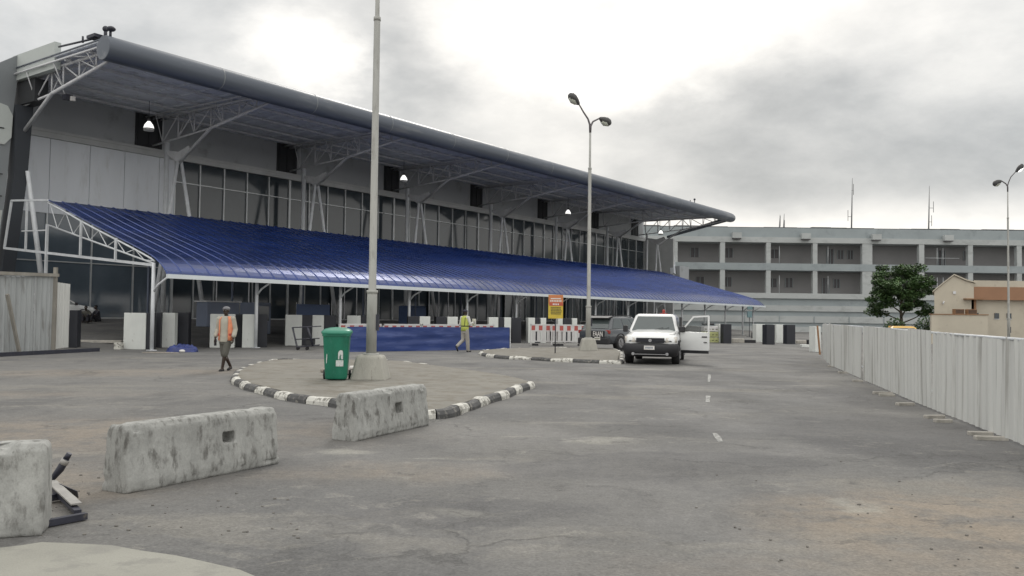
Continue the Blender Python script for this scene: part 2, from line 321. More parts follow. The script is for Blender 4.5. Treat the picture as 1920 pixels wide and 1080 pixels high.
# ------------------------------------------------------------------ ground material
def ground_mat():
    m_ = bpy.data.materials.new('dusty asphalt'); m_.use_nodes = True; t = m_.node_tree; b = t.nodes['Principled BSDF']; K = t.links
    def n_(ty, **k):
        n = t.nodes.new(ty)
        for a, v in k.items():
            if a in n.inputs.keys(): n.inputs[a].default_value = v
            else: setattr(n, a, v)
        return n
    geo = n_('ShaderNodeNewGeometry')
    wn = n_('ShaderNodeTexNoise', Scale=1.1, Detail=7.0, Roughness=.6); K.new(geo.outputs['Position'], wn.inputs['Vector'])
    s_ = n_('ShaderNodeVectorMath', operation='SUBTRACT'); K.new(wn.outputs['Color'], s_.inputs[0]); s_.inputs[1].default_value = (.5, .5, .5)
    s2 = n_('ShaderNodeVectorMath', operation='SCALE'); K.new(s_.outputs[0], s2.inputs[0]); s2.inputs['Scale'].default_value = 1.5
    wp = n_('ShaderNodeVectorMath', operation='ADD'); K.new(s2.outputs[0], wp.inputs[0]); K.new(geo.outputs['Position'], wp.inputs[1])
    def noise_(scale, detail=7.0, rough=.6, vec=None, st=None, off=(0, 0, 0)):
        n = n_('ShaderNodeTexNoise', Scale=scale, Detail=detail, Roughness=rough)
        v = vec or geo.outputs['Position']
        if st or off != (0, 0, 0):
            mp_ = n_('ShaderNodeMapping'); mp_.inputs['Scale'].default_value = st or (1, 1, 1); mp_.inputs['Location'].default_value = off; K.new(v, mp_.inputs[0]); v = mp_.outputs[0]
        K.new(v, n.inputs['Vector']); return n.outputs[0]
    def rng(sock, a, b_, c, d, smooth=True):
        r = n_('ShaderNodeMapRange'); 
        if smooth: r.interpolation_type = 'SMOOTHSTEP'
        K.new(sock, r.inputs[0])
        for i, v in zip(('From Min', 'From Max', 'To Min', 'To Max'), (a, b_, c, d)): r.inputs[i].default_value = v
        return r.outputs[0]
    def mul(a, b_):
        n = n_('ShaderNodeMath', operation='MULTIPLY'); K.new(a, n.inputs[0])
        if isinstance(b_, (int, float)): n.inputs[1].default_value = b_
        else: K.new(b_, n.inputs[1])
        return n.outputs[0]
    def mx(fac, a, colb):
        n = n_('ShaderNodeMix', data_type='RGBA'); K.new(fac, n.inputs['Factor'])
        if isinstance(a, tuple): n.inputs['A'].default_value = (*a, 1)
        else: K.new(a, n.inputs['A'])
        if isinstance(colb, tuple): n.inputs['B'].default_value = (*colb, 1)
        else: K.new(colb, n.inputs['B'])
        return n.outputs['Result']
    def spot(x, y, rx, ry, rot=0, edge=.5):
        mp_ = n_('ShaderNodeMapping', vector_type='TEXTURE'); mp_.inputs['Location'].default_value = (x, y, 0); mp_.inputs['Rotation'].default_value = (0, 0, rot); mp_.inputs['Scale'].default_value = (rx, ry, 1000)
        K.new(wp.outputs[0], mp_.inputs[0]); ln = n_('ShaderNodeVectorMath', operation='LENGTH'); K.new(mp_.outputs[0], ln.inputs[0])
        return rng(ln.outputs['Value'], 1-edge, 1+edge*.3, 1, 0)
    A = (.135, .134, .131)
    col = mx(rng(noise_(.16, 6), .38, .62, 0, 1), A, (.168, .164, .155))
    col = mx(rng(noise_(.5, 8, .66, st=(1, .45, 1), off=(5, 1, 0)), .47, .63, 0, .8), col, (.108, .107, .106))
    # dusty tracks drawn out along the driving lanes
    col = mx(rng(noise_(.55, 8, .62, wp.outputs[0], (.32, 1.2, 1), (9, 3, 0)), .54, .66, 0, .6), col, (.215, .205, .182))
    col = mx(rng(noise_(1.6, 8, .7, wp.outputs[0], (.5, 1.3, 1), (2, 8, 0)), .60, .67, 0, .55), col, (.26, .25, .225))
    # brownish silt towards the left forecourt and a sandy patch in the right foreground
    for a in [(-5.5, 10.5, 4.2, 2.0, .1, .8, .7), (-9.5, 21.5, 6, 1.6, .35, .7, .5), (-4.2, 7.4, 1.5, 1.3, 0, .8, .7), (-1.2, 8.2, 1.6, .6, .2, .8, .5), (3.7, 6.5, 2.1, 1.5, .15, .6, .95), (2.9, 5.2, 2.4, .6, .1, .8, .5), (-11, 15, 5, .9, .2, .7, .45)]:
        f_ = mul(spot(*a[:6]), rng(noise_(1.9, 8, .7, off=(a[0], a[1], 0)), .37, .58, .2, a[6]*.95))
        col = mx(f_, col, (.255, .218, .175))
    # pale worn spots
    for a in [G(880, 962, 0), G(1130, 826, 0), G(1620, 950, 0), G(640, 850, 0)]:
        r0_ = .19 if a.y < 9 else .3
        col = mx(mul(spot(a.x, a.y, r0_*1.5, r0_, 0, .8), .55), col, (.34, .33, .29))
    # darker repair patches
    for a in [(5.2, 11.5, 1.9, 2.6, -.25), (1.6, 8.8, 1.9, .9, .3), (7.2, 17, 1.1, 3.0, -.2), (-.4, 6.6, 1.2, .55, .1)]:
        col = mx(mul(spot(*a, .25), .5), col, (.098, .097, .098))
    # cracks: thin voronoi edges, kept only in worn zones
    vo = n_('ShaderNodeTexVoronoi', feature='DISTANCE_TO_EDGE'); vo.inputs['Scale'].default_value = .3; K.new(wp.outputs[0], vo.inputs['Vector'])
    crk = mul(rng(vo.outputs[0], .0, .010, 1, 0), rng(noise_(.35, 4, off=(4, 4, 0)), .5, .58, 0, 1))
    vo2 = n_('ShaderNodeTexVoronoi', feature='DISTANCE_TO_EDGE'); vo2.inputs['Scale'].default_value = 1.3; K.new(wp.outputs[0], vo2.inputs['Vector'])
    crk2 = mul(rng(vo2.outputs[0], .0, .018, 1, 0), rng(noise_(.6, 4, off=(14, 4, 0)), .58, .66, 0, .8))
    col = mx(mul(crk, .6), col, (.09, .088, .085)); col = mx(mul(crk2, .5), col, (.11, .108, .105))
    col = mx(mul(rng(noise_(3.2, 8, .72, wp.outputs[0], (.6, 1.5, 1), (1, 2, 5)), .55, .66, 0, 1), rng(noise_(.4, 5, off=(30, 4, 0)), .48, .6, 0, .6)), col, (.25, .24, .215))
    col = mx(mul(rng(noise_(2.1, 8, .72, wp.outputs[0], (.4, 1.6, 1), (11, 22, 5)), .56, .64, 0, 1), .5), col, (.085, .083, .08))
    # gravel speckle
    sp = noise_(42, 4, .7); col2 = n_('ShaderNodeVectorMath', operation='SCALE'); K.new(col, col2.inputs[0]); K.new(rng(sp, .3, .7, .74, 1.26, False), col2.inputs['Scale'])
    sp2 = noise_(11, 8, .8); col3 = n_('ShaderNodeVectorMath', operation='SCALE'); K.new(col2.outputs[0], col3.inputs[0]); K.new(rng(sp2, .3, .7, .78, 1.22, False), col3.inputs['Scale'])
    K.new(col3.outputs[0], b.inputs['Base Color'])
    K.new(rng(noise_(.5), .35, .65, .72, .95), b.inputs['Roughness']); b.inputs['Specular IOR Level'].default_value = .3
    h = n_('ShaderNodeMath', operation='ADD'); K.new(mul(noise_(5, 8, .7), .9), h.inputs[0]); K.new(mul(sp, .35), h.inputs[1])
    h2 = n_('ShaderNodeMath', operation='SUBTRACT'); K.new(h.outputs[0], h2.inputs[0]); K.new(crk, h2.inputs[1])
    bu = n_('ShaderNodeBump', Strength=.5, Distance=.02); K.new(h2.outputs[0], bu.inputs['Height']); K.new(bu.outputs[0], b.inputs['Normal'])
    return m_
M['ground'] = ground_mat()
M['island'] = mat('dusty island paving', (.205, .195, .17), .9, .15, 1.2, bump=.4, bscale=30, col2=(.165, .15, .122), lo=.47, hi=.62, fine=.1)
M['soil'] = M['island']

# ground sheet in terminal frame
ws_ = [-1500, -400, -150, -60, -30, -10, 1.5, 4, 8, 12, 16.5, 20, 40, 100, 400, 1500]
ts_ = [-1500, -400, -100, -50, -20, 0, 20, 40, 60, 70, 76, 79, 82, 85, 88, 91, 94, 96, 110, 150, 400, 1500]
g = MB(); vs = []
for t_ in ts_:
    for w_ in ws_:
        p = P0 + DD*t_ + NN*w_; vs.append((p.x, p.y, gz(p.x, p.y)))
n = len(ws_)
g.add(vs, [(i*n+j, (i+1)*n+j, (i+1)*n+j+1, i*n+j+1) for i in range(len(ts_)-1) for j in range(n-1)])
tag(fixnormals(g.build('ground', M['ground'])), kind='structure')
# raised terminal pavement along the glass

# apron in the near left corner
ap = [G(x, y, .006) for x, y in [(-400, 1060), (-100, 1040), (40, 1024), (78, 1018), (150, 1021), (210, 1024), (265, 1034), (330, 1043), (390, 1056), (450, 1070), (520, 1100), (640, 1250), (400, 1700), (-600, 1700), (-900, 1200)]]
g = MB(); g.prism([(p.x, p.y) for p in ap], -.05, .012); tag(g.build('concrete_apron', M['apron']), kind='structure')

# worn lane marks
def groundmark(pts, wd, name='road_marking'):
    g = MB(); P = [G(x, y, .004) for x, y in pts]
    L_, R_ = [], []
    for i, p in enumerate(P):
        d = (P[min(i+1, len(P)-1)]-P[max(i-1, 0)]).normalized(); s = Vector((d.y, -d.x, 0))*wd/2*random.uniform(.6, 1.2)
        L_.append(p-s); R_.append(p+s)
    k = len(P); g.add([*L_, *R_], [(i, i+1, k+i+1, k+i) for i in range(k-1)])
    tag(fixnormals(g.build(name, M['line'])), kind='structure')
groundmark([(1327, 754), (1327, 748), (1328, 742)], .1)
groundmark([(1329, 716), (1330, 708), (1330, 702)], .08)
groundmark([(1351, 828), (1346, 820), (1340, 812)], .09)
groundmark([(1425, 729), (1470, 731), (1540, 735)], .06)

# ------------------------------------------------------------------ traffic islands
def catmull(P, n=5):
    out = []; k = len(P)
    for i in range(k):
        a, b, c, d = P[i-1], P[i], P[(i+1) % k], P[(i+2) % k]
        for j in range(n):
            t_ = j/n; out.append(.5*((2*b)+(-a+c)*t_+(2*a-5*b+4*c-d)*t_*t_+(-a+3*b-3*c+d)*t_**3))
    return out
def island(pts, hgt, kname, seg=.62, gap_line=None):
    P = [G(x, y, 0) for x, y in pts]; P = [Vector((p.x, p.y, 0)) for p in P]
    ring = catmull(P, 6)
    ar = sum(ring[i-1].x*ring[i].y-ring[i].x*ring[i-1].y for i in range(len(ring)))
    if ar < 0: ring.reverse()
    # resample
    total = sum((ring[i]-ring[i-1]).length for i in range(len(ring))); step = .155; pts2 = []; acc_ = 0
    cyc = ring+[ring[0]]
    for i in range(len(ring)):
        a, b = cyc[i], cyc[i+1]; l = (b-a).length
        while acc_ < l: pts2.append(a.lerp(b, acc_/l)); acc_ += step
        acc_ -= l
    k = len(pts2); g = MB(); prof = [(0, -.05), (.0, hgt*.55), (.035, hgt*.97), (.07, hgt+.012), (.15, hgt+.01), (.17, hgt-.04)]
    rows = []
    for i, p in enumerate(pts2):
        d = (pts2[(i+1) % k]-pts2[i-1]).normalized(); s = Vector((-d.y, d.x, 0))
        j1, j2 = noise.noise(p*1.3)*.06, noise.noise(p*1.9+Vector((5, 0, 0)))*.04-.012
        rows.append([p+s*(o_+j1)+Vector((0, 0, z_ + (j2 if z_ > 0 else 0))) for o_, z_ in prof])
    m_ = len(prof); per = int(round(seg/step))
    for i in range(k):
        g.cur = (i//per) % 2; g.smooth = False
        if gap_line and gap_line(pts2[i]): continue
        a, b = rows[i], rows[(i+1) % k]
        gap = (i % per == per-1)
        if gap: b = [q.lerp(q2, .86) for q, q2 in zip(a, b)]
        g.add(a+b, [(j, m_+j, m_+j+1, j+1) for j in range(m_-1)])
    tag(fixnormals(g.build(kname, [M['kerb_white'], M['kerb_black']])), kind='structure')
    inner = [rows[i][-2]*1 for i in range(0, k)]
    g = MB(); g.prism([(q.x, q.y) for q in inner], -.05, hgt-.004); o = g.build('traffic_island', M['island']); fixnormals(o)
    tag(o, kind='structure')
island([(434, 718), (448, 727), (467, 734), (495, 741), (532, 751), (576, 757), (615, 762), (700, 776), (770, 783), (820, 786), (862, 779), (889, 768), (917, 757), (945, 749), (965, 742), (985, 733), (1003, 725), (960, 714), (880, 701), (800, 690), (762, 684.5), (700, 682), (600, 680.5), (514, 681.5), (476, 688), (451, 697), (434, 709)], .13, 'kerb', .62, lambda p: (p.y > 18.6 and p.x > -2.2 and p.y < 25.2) or (p.y > 24.2 and -6.1 < p.x < -4.2))
island([(897, 665), (929, 672), (980, 674.5), (1021, 677), (1067, 679.5), (1110, 681), (1150, 682.5), (1168, 682), (1172, 672), (1165, 662), (1150, 658), (1110, 656.5), (1040, 656), (970, 657), (915, 660)], .12, 'kerb', .9)

# ------------------------------------------------------------------ terminal building
T = empty('terminal_building', P0, TROT)
tag(T, 'long two storey glass terminal with a deep overhanging grey truss roof', 'building')
TE = 76.0; WF = 17.0; BAYS = [10.1, 20.7, 31.4, 42.6, 53.6, 64.2, 73.9]
# walls
g = MB(); xs = [1.6, 7.6] 
g.box(1.6, TE, WF, WF+.4, 11.55, 13.75); g.build('upper_wall', M['wall_grey'], T)
g = MB(); g.box(1.0, TE+.2, WF-.28, WF+.3, 11.1, 11.548); g.box(1.2, TE+.2, WF-.33, WF-.283, 11.40, 11.55); g.build('ledge', M['ledge'], T)
g = MB(); 
for a, b in [(1.3, 3.95), (3.98, 6.2), (6.23, 8.3), (8.33, 10.55), (10.58, 11.6)]: g.box(a, b, WF-.08, WF+.3, 6.95, 11.098)
g.build('wall_panels', M['panel'], T)
g = MB(); g.box(1.3, TE, WF+.1, WF+.35, 0, 11.09); g.build('backing_wall', M['dark'], T)
# dark recess beside each truss, built as a box that stands out from the wall with an open front
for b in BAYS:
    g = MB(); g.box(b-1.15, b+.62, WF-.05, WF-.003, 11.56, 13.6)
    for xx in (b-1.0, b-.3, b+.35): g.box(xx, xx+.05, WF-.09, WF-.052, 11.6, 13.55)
    g.build('recess_shade', M['dark'], T)
# upper glazing, one part per bay, mullions as a sub-part
def glazing(a, b, z0, z1, m_, trans, step=1.9, w_=WF, mname='mullion'):
    g = MB(); g.box(a, b, w_-.02, w_+.05, z0, z1); o = g.build('glazing', m_, T)
    g = MB(); k = max(1, round((b-a)/step))
    for i in range(k+1):
        x = a+(b-a)*i/k; x = min(max(x, a+.03), b-.03); g.box(x-.035, x+.035, w_-.12, w_-.022, z0, z1)
    for z in trans: g.box(a, b, w_-.1, w_-.023, z-.03, z+.03)
    g.build(mname, M['mullion'], o)
ed = [11.6]+[b for b in BAYS[1:]]+[TE]
for i in range(len(ed)-1):
    glazing(ed[i]+.01, ed[i+1]-.01, 6.0, 11.095, M['glass'], [9.75, 7.6])
for i, (a, b) in enumerate(zip([1.32]+ed[:-1], ed)):
    top = 6.94 if i == 0 else 5.99
    glazing(a+.01, b-.01, 1.15, top, M['glass_sheen'] if i == 0 else M['glass'], [4.3] if i == 0 else [4.2, 5.6], 2.9 if i == 0 else 1.6)
g = MB(); g.box(1.2, TE, WF-.35, WF-.05, .9, 1.2); g.build('plinth', M['ledge'], T)
# doors on the ground storey
for b in (16.0, 26.0, 37.0, 48.0, 59.0):
    g = MB(); g.box(b-1.3, b+1.3, WF-.22, WF-.14, 1.2, 3.7); o = g.build('door', M['glass'], T)
    g = MB()
    for xx in (-1.3, -.03, 1.24): g.box(b+xx, b+xx+.07, WF-.26, WF-.221, 1.2, 3.75)
    g.box(b-1.3, b+1.3, WF-.26, WF-.221, 3.7, 3.78); g.build('door_frame', M['steel_grey'], o)
# roof: flat deck, soffit, rounded eave
EW = 5.35; g = MB()
g.box(.7, 75.0, EW+.35, 30, 13.765, 13.81); g.build('roof', M['tube'], T)
g = MB(); k = 120
for i in range(k):
    x0 = .75+(74.4)*i/k; x1 = .75+74.4*(i+1)/k; dz = .05 if i % 2 else 0
    g.add([(x0, EW, 13.55+dz), (x1-.04, EW, 13.55+dz), (x1-.04, WF, 13.62+dz), (x0, WF, 13.62+dz), (x1, EW, 13.6-dz), (x1, WF, 13.67-dz)], [(0, 3, 2, 1), (1, 2, 5, 4)])
g.box(.75, 75.15, EW+.1, WF+.3, 13.70, 13.76)
g.build('soffit', M['soffit'], T)
g = MB()
for w_ in (7.2, 9.4, 11.6, 13.8, 15.8): g.beam((.9, w_, 13.48), (75, w_, 13.48), .08, .12)
g.build('purlin', M['steel_grey'], T)
g = MB(); g.smooth = True; rr_ = []
rc, zc = .56, 13.27
for x, s in [(.55, .97), (.6, 1)]+[(x, 1) for x in range(2, 73, 2)]+[(73.5, .99), (74.5, .96), (75.0, .9), (75.35, .78), (75.55, .55), (75.65, .25)]:
    rr_.append([(x, EW+rc*s*math.cos(a), zc+(rc*s)*math.sin(a)) for a in [2*math.pi*j/20 for j in range(20)]])
g.rings(rr_); g.sf[-2] = False; fixnormals(g.build('eave_tube', M['tube'], T))
g = MB()
for x in [6.5+i*6 for i in range(12)]: g.tube([(x-.03, EW, zc), (x+.03, EW, zc)], rc+.006, 20)
g.build('eave_joint', M['wing'], T)
# end fascia of the far gable
g = MB(); g.prism_x([(EW+.2, 12.95), (13.4, 11.3), (13.4, 11.55), (EW+.2, 13.5)], 75.05, 75.2); g.build('end_fascia', M['tube'], T)
# trusses
def truss(x):
    g = MB(); r = .075
    top = [(x, 5.6, 13.35), (x, WF, 13.42)]
    g.tube(top, r, 8); g.tube([(x, 5.6, 12.95), (x, 11.1, 12.15), (x, 14.1, 10.45)], [.07, .09, .1], 8)
    g.tube([(x, 11.1, 12.15), (x, WF, 11.75)], .06, 8)
    zs = lambda w_: 12.95-(w_-5.6)/5.5*.8 if w_ < 11.1 else 12.15-(w_-11.1)/5.9*.4
    prev = None
    ws = [7.0, 8.5, 10.0, 11.1, 12.7, 14.3, 15.9]
    for i, w_ in enumerate(ws):
        g.tube([(x, w_, zs(w_)), (x, w_, 13.38)], .045, 6)
        if i < len(ws)-1: g.tube([(x, w_, 13.38) if i > 2 else (x, w_, zs(w_)), (x, ws[i+1], zs(ws[i+1])) if i > 2 else (x, ws[i+1], 13.38)], .04, 6)
    # twin chord for the box truss and cross lacing
    g.tube([(x-.5, 5.7, 13.4), (x-.5, WF, 13.45)], .05, 6); g.tube([(x+.5, 5.7, 13.4), (x+.5, WF, 13.45)], .05, 6)
    for i, w_ in enumerate(ws):
        s = .5 if i % 2 else -.5
        g.tube([(x-s, w_, 13.42), (x+s, ws[min(i+1, 6)], 13.42)], .03, 6)
        g.tube([(x, w_, zs(w_)), (x+s, w_, 13.42)], .03, 6)
    return g
g0 = truss(0); tr0 = None
for b in [1.15]+BAYS[:-1]+[74.4]:
    if tr0 is None: tr0 = g0.build('roof_truss', M['steel_grey'], T); o = tr0
    else: o = tr0.copy(); C.objects.link(o); o.parent = T
    o.location = (b, 0, 0)
# gusset plate under each knee and V shaped raking columns
for i, b in enumerate([None]+BAYS):
    if b is None:
        g = MB(); g.tube([(1.29, 13.6, 8.6), (2.45, 13.55, 1.0)], [.11, .14], 10); g.build('raking_column', M['steel_white'], T); continue
    zt = 10.5
    g = MB(); g.prism_x([(13.0, 11.05), (14.1, 10.35), (15.4, 11.1), (15.4, 11.3), (14.2, 11.1), (13.2, 11.35)], b-.03, b+.03); g.build('gusset_plate', M['steel_grey'], T)
    for s in (-1, 1):
        g = MB(); g.tube([(b+s*.12, 14.1, zt), (b+s*1.75, 13.7, .9)], [.10, .14], 10); g.build('raking_column', M['steel_white'], T)
    if i:
        g = MB(); g.tube([(b+.05, 15.5, 11.8), (b+.05, 15.5, .95)], .15, 10); g.build('column', M['steel_white'], T)
# bird's mouth brackets in the recess
# near end: dark slanting pier, fascia box, neighbouring wing with pale panels
g = MB(); g.prism_y([(-.25, 0), (.45, 0), (.86, 3.2), (1.34, 8.4), (1.52, 11.9), (.68, 11.9), (.7, 8.3), (.3, 3.7)], 13.7, 14.4); g.build('slanted_pier', M['pier'], T)
g = MB(); g.box(.75, 1.05, 10.1, 14.4, 13.15, 14.45); g.build('fascia_box', M['wing_light'], T)
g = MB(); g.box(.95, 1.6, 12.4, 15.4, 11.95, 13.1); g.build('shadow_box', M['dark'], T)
g = MB(); g.prism_y([(-14, 0), (-.45, 0), (.1, 3.7), (.45, 8.0), (.66, 11.7), (.92, 14.55), (-.2, 13.75), (-3, 13.0), (-14, 11.6)], 13.9, 14.4); g.build('wing_wall', M['wing'], T)
g = MB(); g.prism_y([(-14, 9.8), (.25, 9.8), (.56, 10.2), (.6, 11.3), (.35, 11.75), (-.1, 11.85), (-14, 11.85)], 13.82, 13.898); g.build('wing_panel', M['wing_light'], T)
g = MB(); g.prism_y([(-14, 5.0), (.12, 5.0), (.25, 6.5), (-14, 6.5)], 13.82, 13.898); g.build('wing_panel', M['wing_light'], T)
g = MB()
for z in (10.6, 8.3, 7.2): g.box(-14, .2, 13.79, 13.818, z-.03, z+.03)
g.build('panel_joint', M['dark'], T)
g = MB(); g.box(3.0, 3.35, 16.0, 16.6, 12.0, 12.4); g.tube([(3.2, 16.9, 12.3), (3.2, 16.2, 12.3)], .05)
# light far-end return wall
g = MB(); g.box(TE, TE+.4, 13.0, 17.5, 0, 11.3); g.build('end_wall', M['ledge'], T)
for s_, (a, b) in enumerate([((77.5, 14.0, 11.3), (76.0, 13.0, 7.0)), ((78.5, 14.6, 11.3), (77.6, 13.9, 6.6))]):
    g = MB(); g.beam(a, b, .5, .5); g.build('end_strut', M['panel'], T)
g = MB(); g.box(76.6, 79.3, 12.4, 15, 6.2, 8.0); g.build('end_bay', M['wall_grey'], T)
# roof-corner fittings
g = MB()
g.tube([(.9, 5.4, 13.8), (.9, 5.4, 14.15)], .06); g.ball((.9, 5.35, 14.2), .2, .2, .12); g.tube([(1.0, 6.0, 13.9), (1.0, 6.0, 14.3)], .08); g.ball((1.0, 6.0, 14.35), .14, .14, .14)
g.tube([(.8, 6.4, 13.95), (.8, 9.8, 14.15)], .05); g.tube([(.8, 7.6, 13.95), (.8, 7.6, 14.25)], .05); g.box(.6, 1.1, 6.2, 6.9, 13.96, 14.1)
g.build('roof_fitting', M['steel_dark'], T)
g = MB(); g.smooth = True
g.tube([(64.9, 5.4, 13.8), (64.9, 5.4, 14.1)], .05); g.ball((64.9, 5.4, 14.2), .12, .12, .12); g.tube([(63.8, 5.4, 13.8), (63.8, 5.4, 14.0)], .05); g.build('roof_fitting', M['steel_dark'], T)

# hanging bell lamps (each its own thing)
def bell_lamp():
    root = empty('bell_lamp')
    g = MB(); g.tube([(0, 0, .35), (0, 0, 1.75)], .02); g.build('rod', M['steel_dark'], root)
    g = MB(); g.ell([(0, 0, .42, .10, .10), (0, 0, .34, .16, .16), (0, 0, .2, .27, .27), (0, 0, .0, .34, .34), (0, 0, -.02, .33, .33)], 16); g.build('shade', M['lit'], root)
    g = MB(); g.ell([(0, 0, .62, .08, .08), (0, 0, .44, .11, .11)], 12); g.build('cap', M['lamp_dark'], root)
    g = MB(); g.ell([(0, 0, -.03, .345, .345), (0, 0, -.19, .33, .33), (0, 0, -.2, .05, .05)], 16); g.build('rim', M['bell'], root)
    return root
bl0 = None
for (t_, z_, lb) in [(6.83, 11.8, 'lit bell lamp hanging under the near end of the terminal roof, leftmost'), (27.24, 11.75, 'lit bell lamp under the terminal roof just right of the tall near lamp post'),
                     (50.3, 11.7, 'lit bell lamp under the terminal roof just left of the forked street lamp'), (70.5, 11.55, 'small lit bell lamp under the far tip of the terminal roof')]:
    o = bell_lamp() if bl0 is None else copy_tree(bl0); bl0 = bl0 or o; o.scale = (.8, .8, .85)
    p = P0+DD*t_+NN*12; o.location = (p.x, p.y, z_-.15); tag(o, lb, 'lamp', 'bell lamps under the terminal roof')
p = P0+DD*1.6+NN*10.6
cm = empty('security_camera', (p.x, p.y, 12.05), TROT); tag(cm, 'small box shaped camera fixed under the near end roof truss', 'camera')
g = MB(); g.box(-.1, .25, -.18, .18, -.16, .1); g.build('housing', M['steel_dark'], cm, bevel=.01)
g = MB(); g.box(.1, .3, -.34, -.185, -.22, 0); g.build('lens_hood', M['white_paint'], cm, bevel=.01)
g = MB(); g.tube([(0, .1, .1), (0, .3, .35)], .03); g.build('bracket', M['steel_grey'], cm)

# ------------------------------------------------------------------ blue canopy
K_ = empty('blue_canopy', P0, TROT); tag(K_, 'long blue corrugated metal canopy with curved front on white steel posts', 'canopy')
prof = [(8.73, 6.62), (7.2, 6.12), (5.6, 5.56), (4.2, 5.10), (2.75, 4.64), (1.6, 4.27), (.73, 3.98), (.25, 3.81), (-.04, 3.68), (-.35, 3.5), (-.62, 3.32), (-.8, 3.15), (-.92, 2.99)]
def endx(w_):      # the far edge is raked back towards the ridge
    return 68.3-(w_+.92)/9.65*4.6
g = MB(); k = 104; rows = []
pitch = 68.3/k
for i in range(k+1):
    for dx, dz in ((0, 0), (.03, .04), (.075, .04), (.105, 0)):
        x = i*pitch+dx
        rows.append([(min(x*endx(w_)/68.3, 68.4), w_, z_+dz*(.9 if z_ > 3.2 else 1) - .07*ramp(8, 64, x)*(w_/8.7 if w_ > 0 else 0) + .012*noise.noise(Vector((x*.9, w_*.6, 1)))) for w_, z_ in prof])
m_ = len(prof)
g.smooth = False
g.add([p for r in rows for p in r], [(i*m_+j, i*m_+j+1, (i+1)*m_+j+1, (i+1)*m_+j) for i in range(len(rows)-1) for j in range(m_-1)])
o = g.build('roof_sheeting', M['blue'], K_); fixnormals(o)
sol = o.modifiers.new('thick', 'SOLIDIFY'); sol.thickness = .012
g = MB(); g.box(-.02, 68.42, -1.06, -.90, 2.86, 3.03); g.build('gutter', M['gutter'], K_)
g = MB(); g.tube([(0, 8.75, 6.56), (63.6, 8.75, 6.4)], .07); g.build('ridge_tube', M['steel_white'], K_)
g = MB()
for w_, z_ in (prof[3], prof[6]):
    for i in range(1, 103):
        x = i*pitch*endx(w_)/68.3+.33; g.box(x-.012, x+.012, w_-.012, w_+.012, z_-.06*ramp(8, 64, x), z_+.02-.06*ramp(8, 64, x))
g.build('roof_screws', M['booth'], K_)['kind'] = 'stuff'
# purlins under the sheeting
g = MB()
for w_, z_ in prof[1:8:2]: g.beam((.05, w_, z_-.08), (endx(w_)-.1, w_, z_-.13), .05, .08)
g.build('purlin', M['booth'], K_)
def canopy_truss(x, full):
    g = MB(); top = [(w_, z_-.12) for w_, z_ in prof if w_ >= -.1]; bot0, bot1 = (8.56, 5.45), (-.04, 3.46)
    r = .04
    g.tube([(x, w_, z_) for w_, z_ in top], r, 6); g.tube([(x, *bot0), (x, *bot1)], r, 6)
    zt = lambda w_: next((a[1]+(b[1]-a[1])*(w_-a[0])/(b[0]-a[0]) for a, b in zip(top, top[1:]) if b[0] <= w_ <= a[0]), top[0][1])
    zb = lambda w_: bot1[1]+(bot0[1]-bot1[1])*(w_-bot1[0])/(bot0[0]-bot1[0])
    ws = [8.5-i*.71 for i in range(13)]
    for i in range(12):
        a, b = ws[i], max(ws[i+1], -.03)
        if i % 2 == 0: g.tube([(x, a, zt(a)), (x, b, zb(b))], .022, 5)
        else: g.tube([(x, a, zb(a)), (x, b, zt(b))], .022, 5)
    return g
g = canopy_truss(0, True); g.build('end_truss', M['steel_white'], K_)
tr = None
for i in range(1, 14):
    if tr is None: tr = canopy_truss(0, False).build('truss', M['booth'], K_); o = tr
    else: o = tr.copy(); C.objects.link(o); o.parent = K_
    o.location = (i*5-.02*i if i < 13 else 64.3, 0, -.03)
# unfinished end frame reaching back towards the terminal
g = MB(); q = .055
g.beam((0, 12.3, 6.85), (0, 8.7, 6.62), q*1.6, q*1.6); g.beam((0, 12.3, 6.85), (0, 12.9, 4.57), q*1.6, q*1.6); g.beam((0, 12.9, 4.57), (0, -.05, 3.40), q*2, q*2)
for w_, a, b in [(10.6, 4.4, 6.72), (5.6, 3.95, 5.5), (2.75, 3.68, 4.6)]: g.beam((-.06, w_, a), (-.06, w_, b), q*1.5, q*1.5)
g.beam((-.06, 8.6, .4), (-.06, 8.6, 5.5), q*1.9, q*1.9); g.beam((-.06, 8.6, 5.22), (-.06, 11.0, 5.3), q, q)
g.build('end_frame', M['steel_white'], K_)
col0 = br0 = None
for i in range(15):
    x = i*5.0 if i < 13 else (64.6 if i == 13 else 67.6)
    wz = 0
    if col0 is None:
        g = MB(); g.tube([(0, 0, -.05), (0, 0, 3.5)], .075, 10); g.box(-.14, .14, -.14, .14, -.02, .03); col0 = o = g.build('post', M['steel_white'], K_)
        g = MB(); g.tube([(0, -.03, 2.35), (.02, -.3, 2.62), (.05, -.95, 2.93)], .042, 8); br0 = o2 = g.build('brace', M['steel_white'], K_)
    else:
        o = col0.copy(); C.objects.link(o); o.parent = K_; o2 = br0.copy(); C.objects.link(o2); o2.parent = K_
    o.location = (x, 0, 0); o2.location = (x, 0, 0)
# back posts of the canopy
bp = None
for i in range(1, 13):
    if bp is None: g = MB(); g.tube([(0, 8.6, .3), (0, 8.6, 6.3)], .06, 8); bp = o = g.build('back_post', M['booth'], K_)
    else: o = bp.copy(); C.objects.link(o); o.parent = K_
    o.location = (i*5, 0, 0)

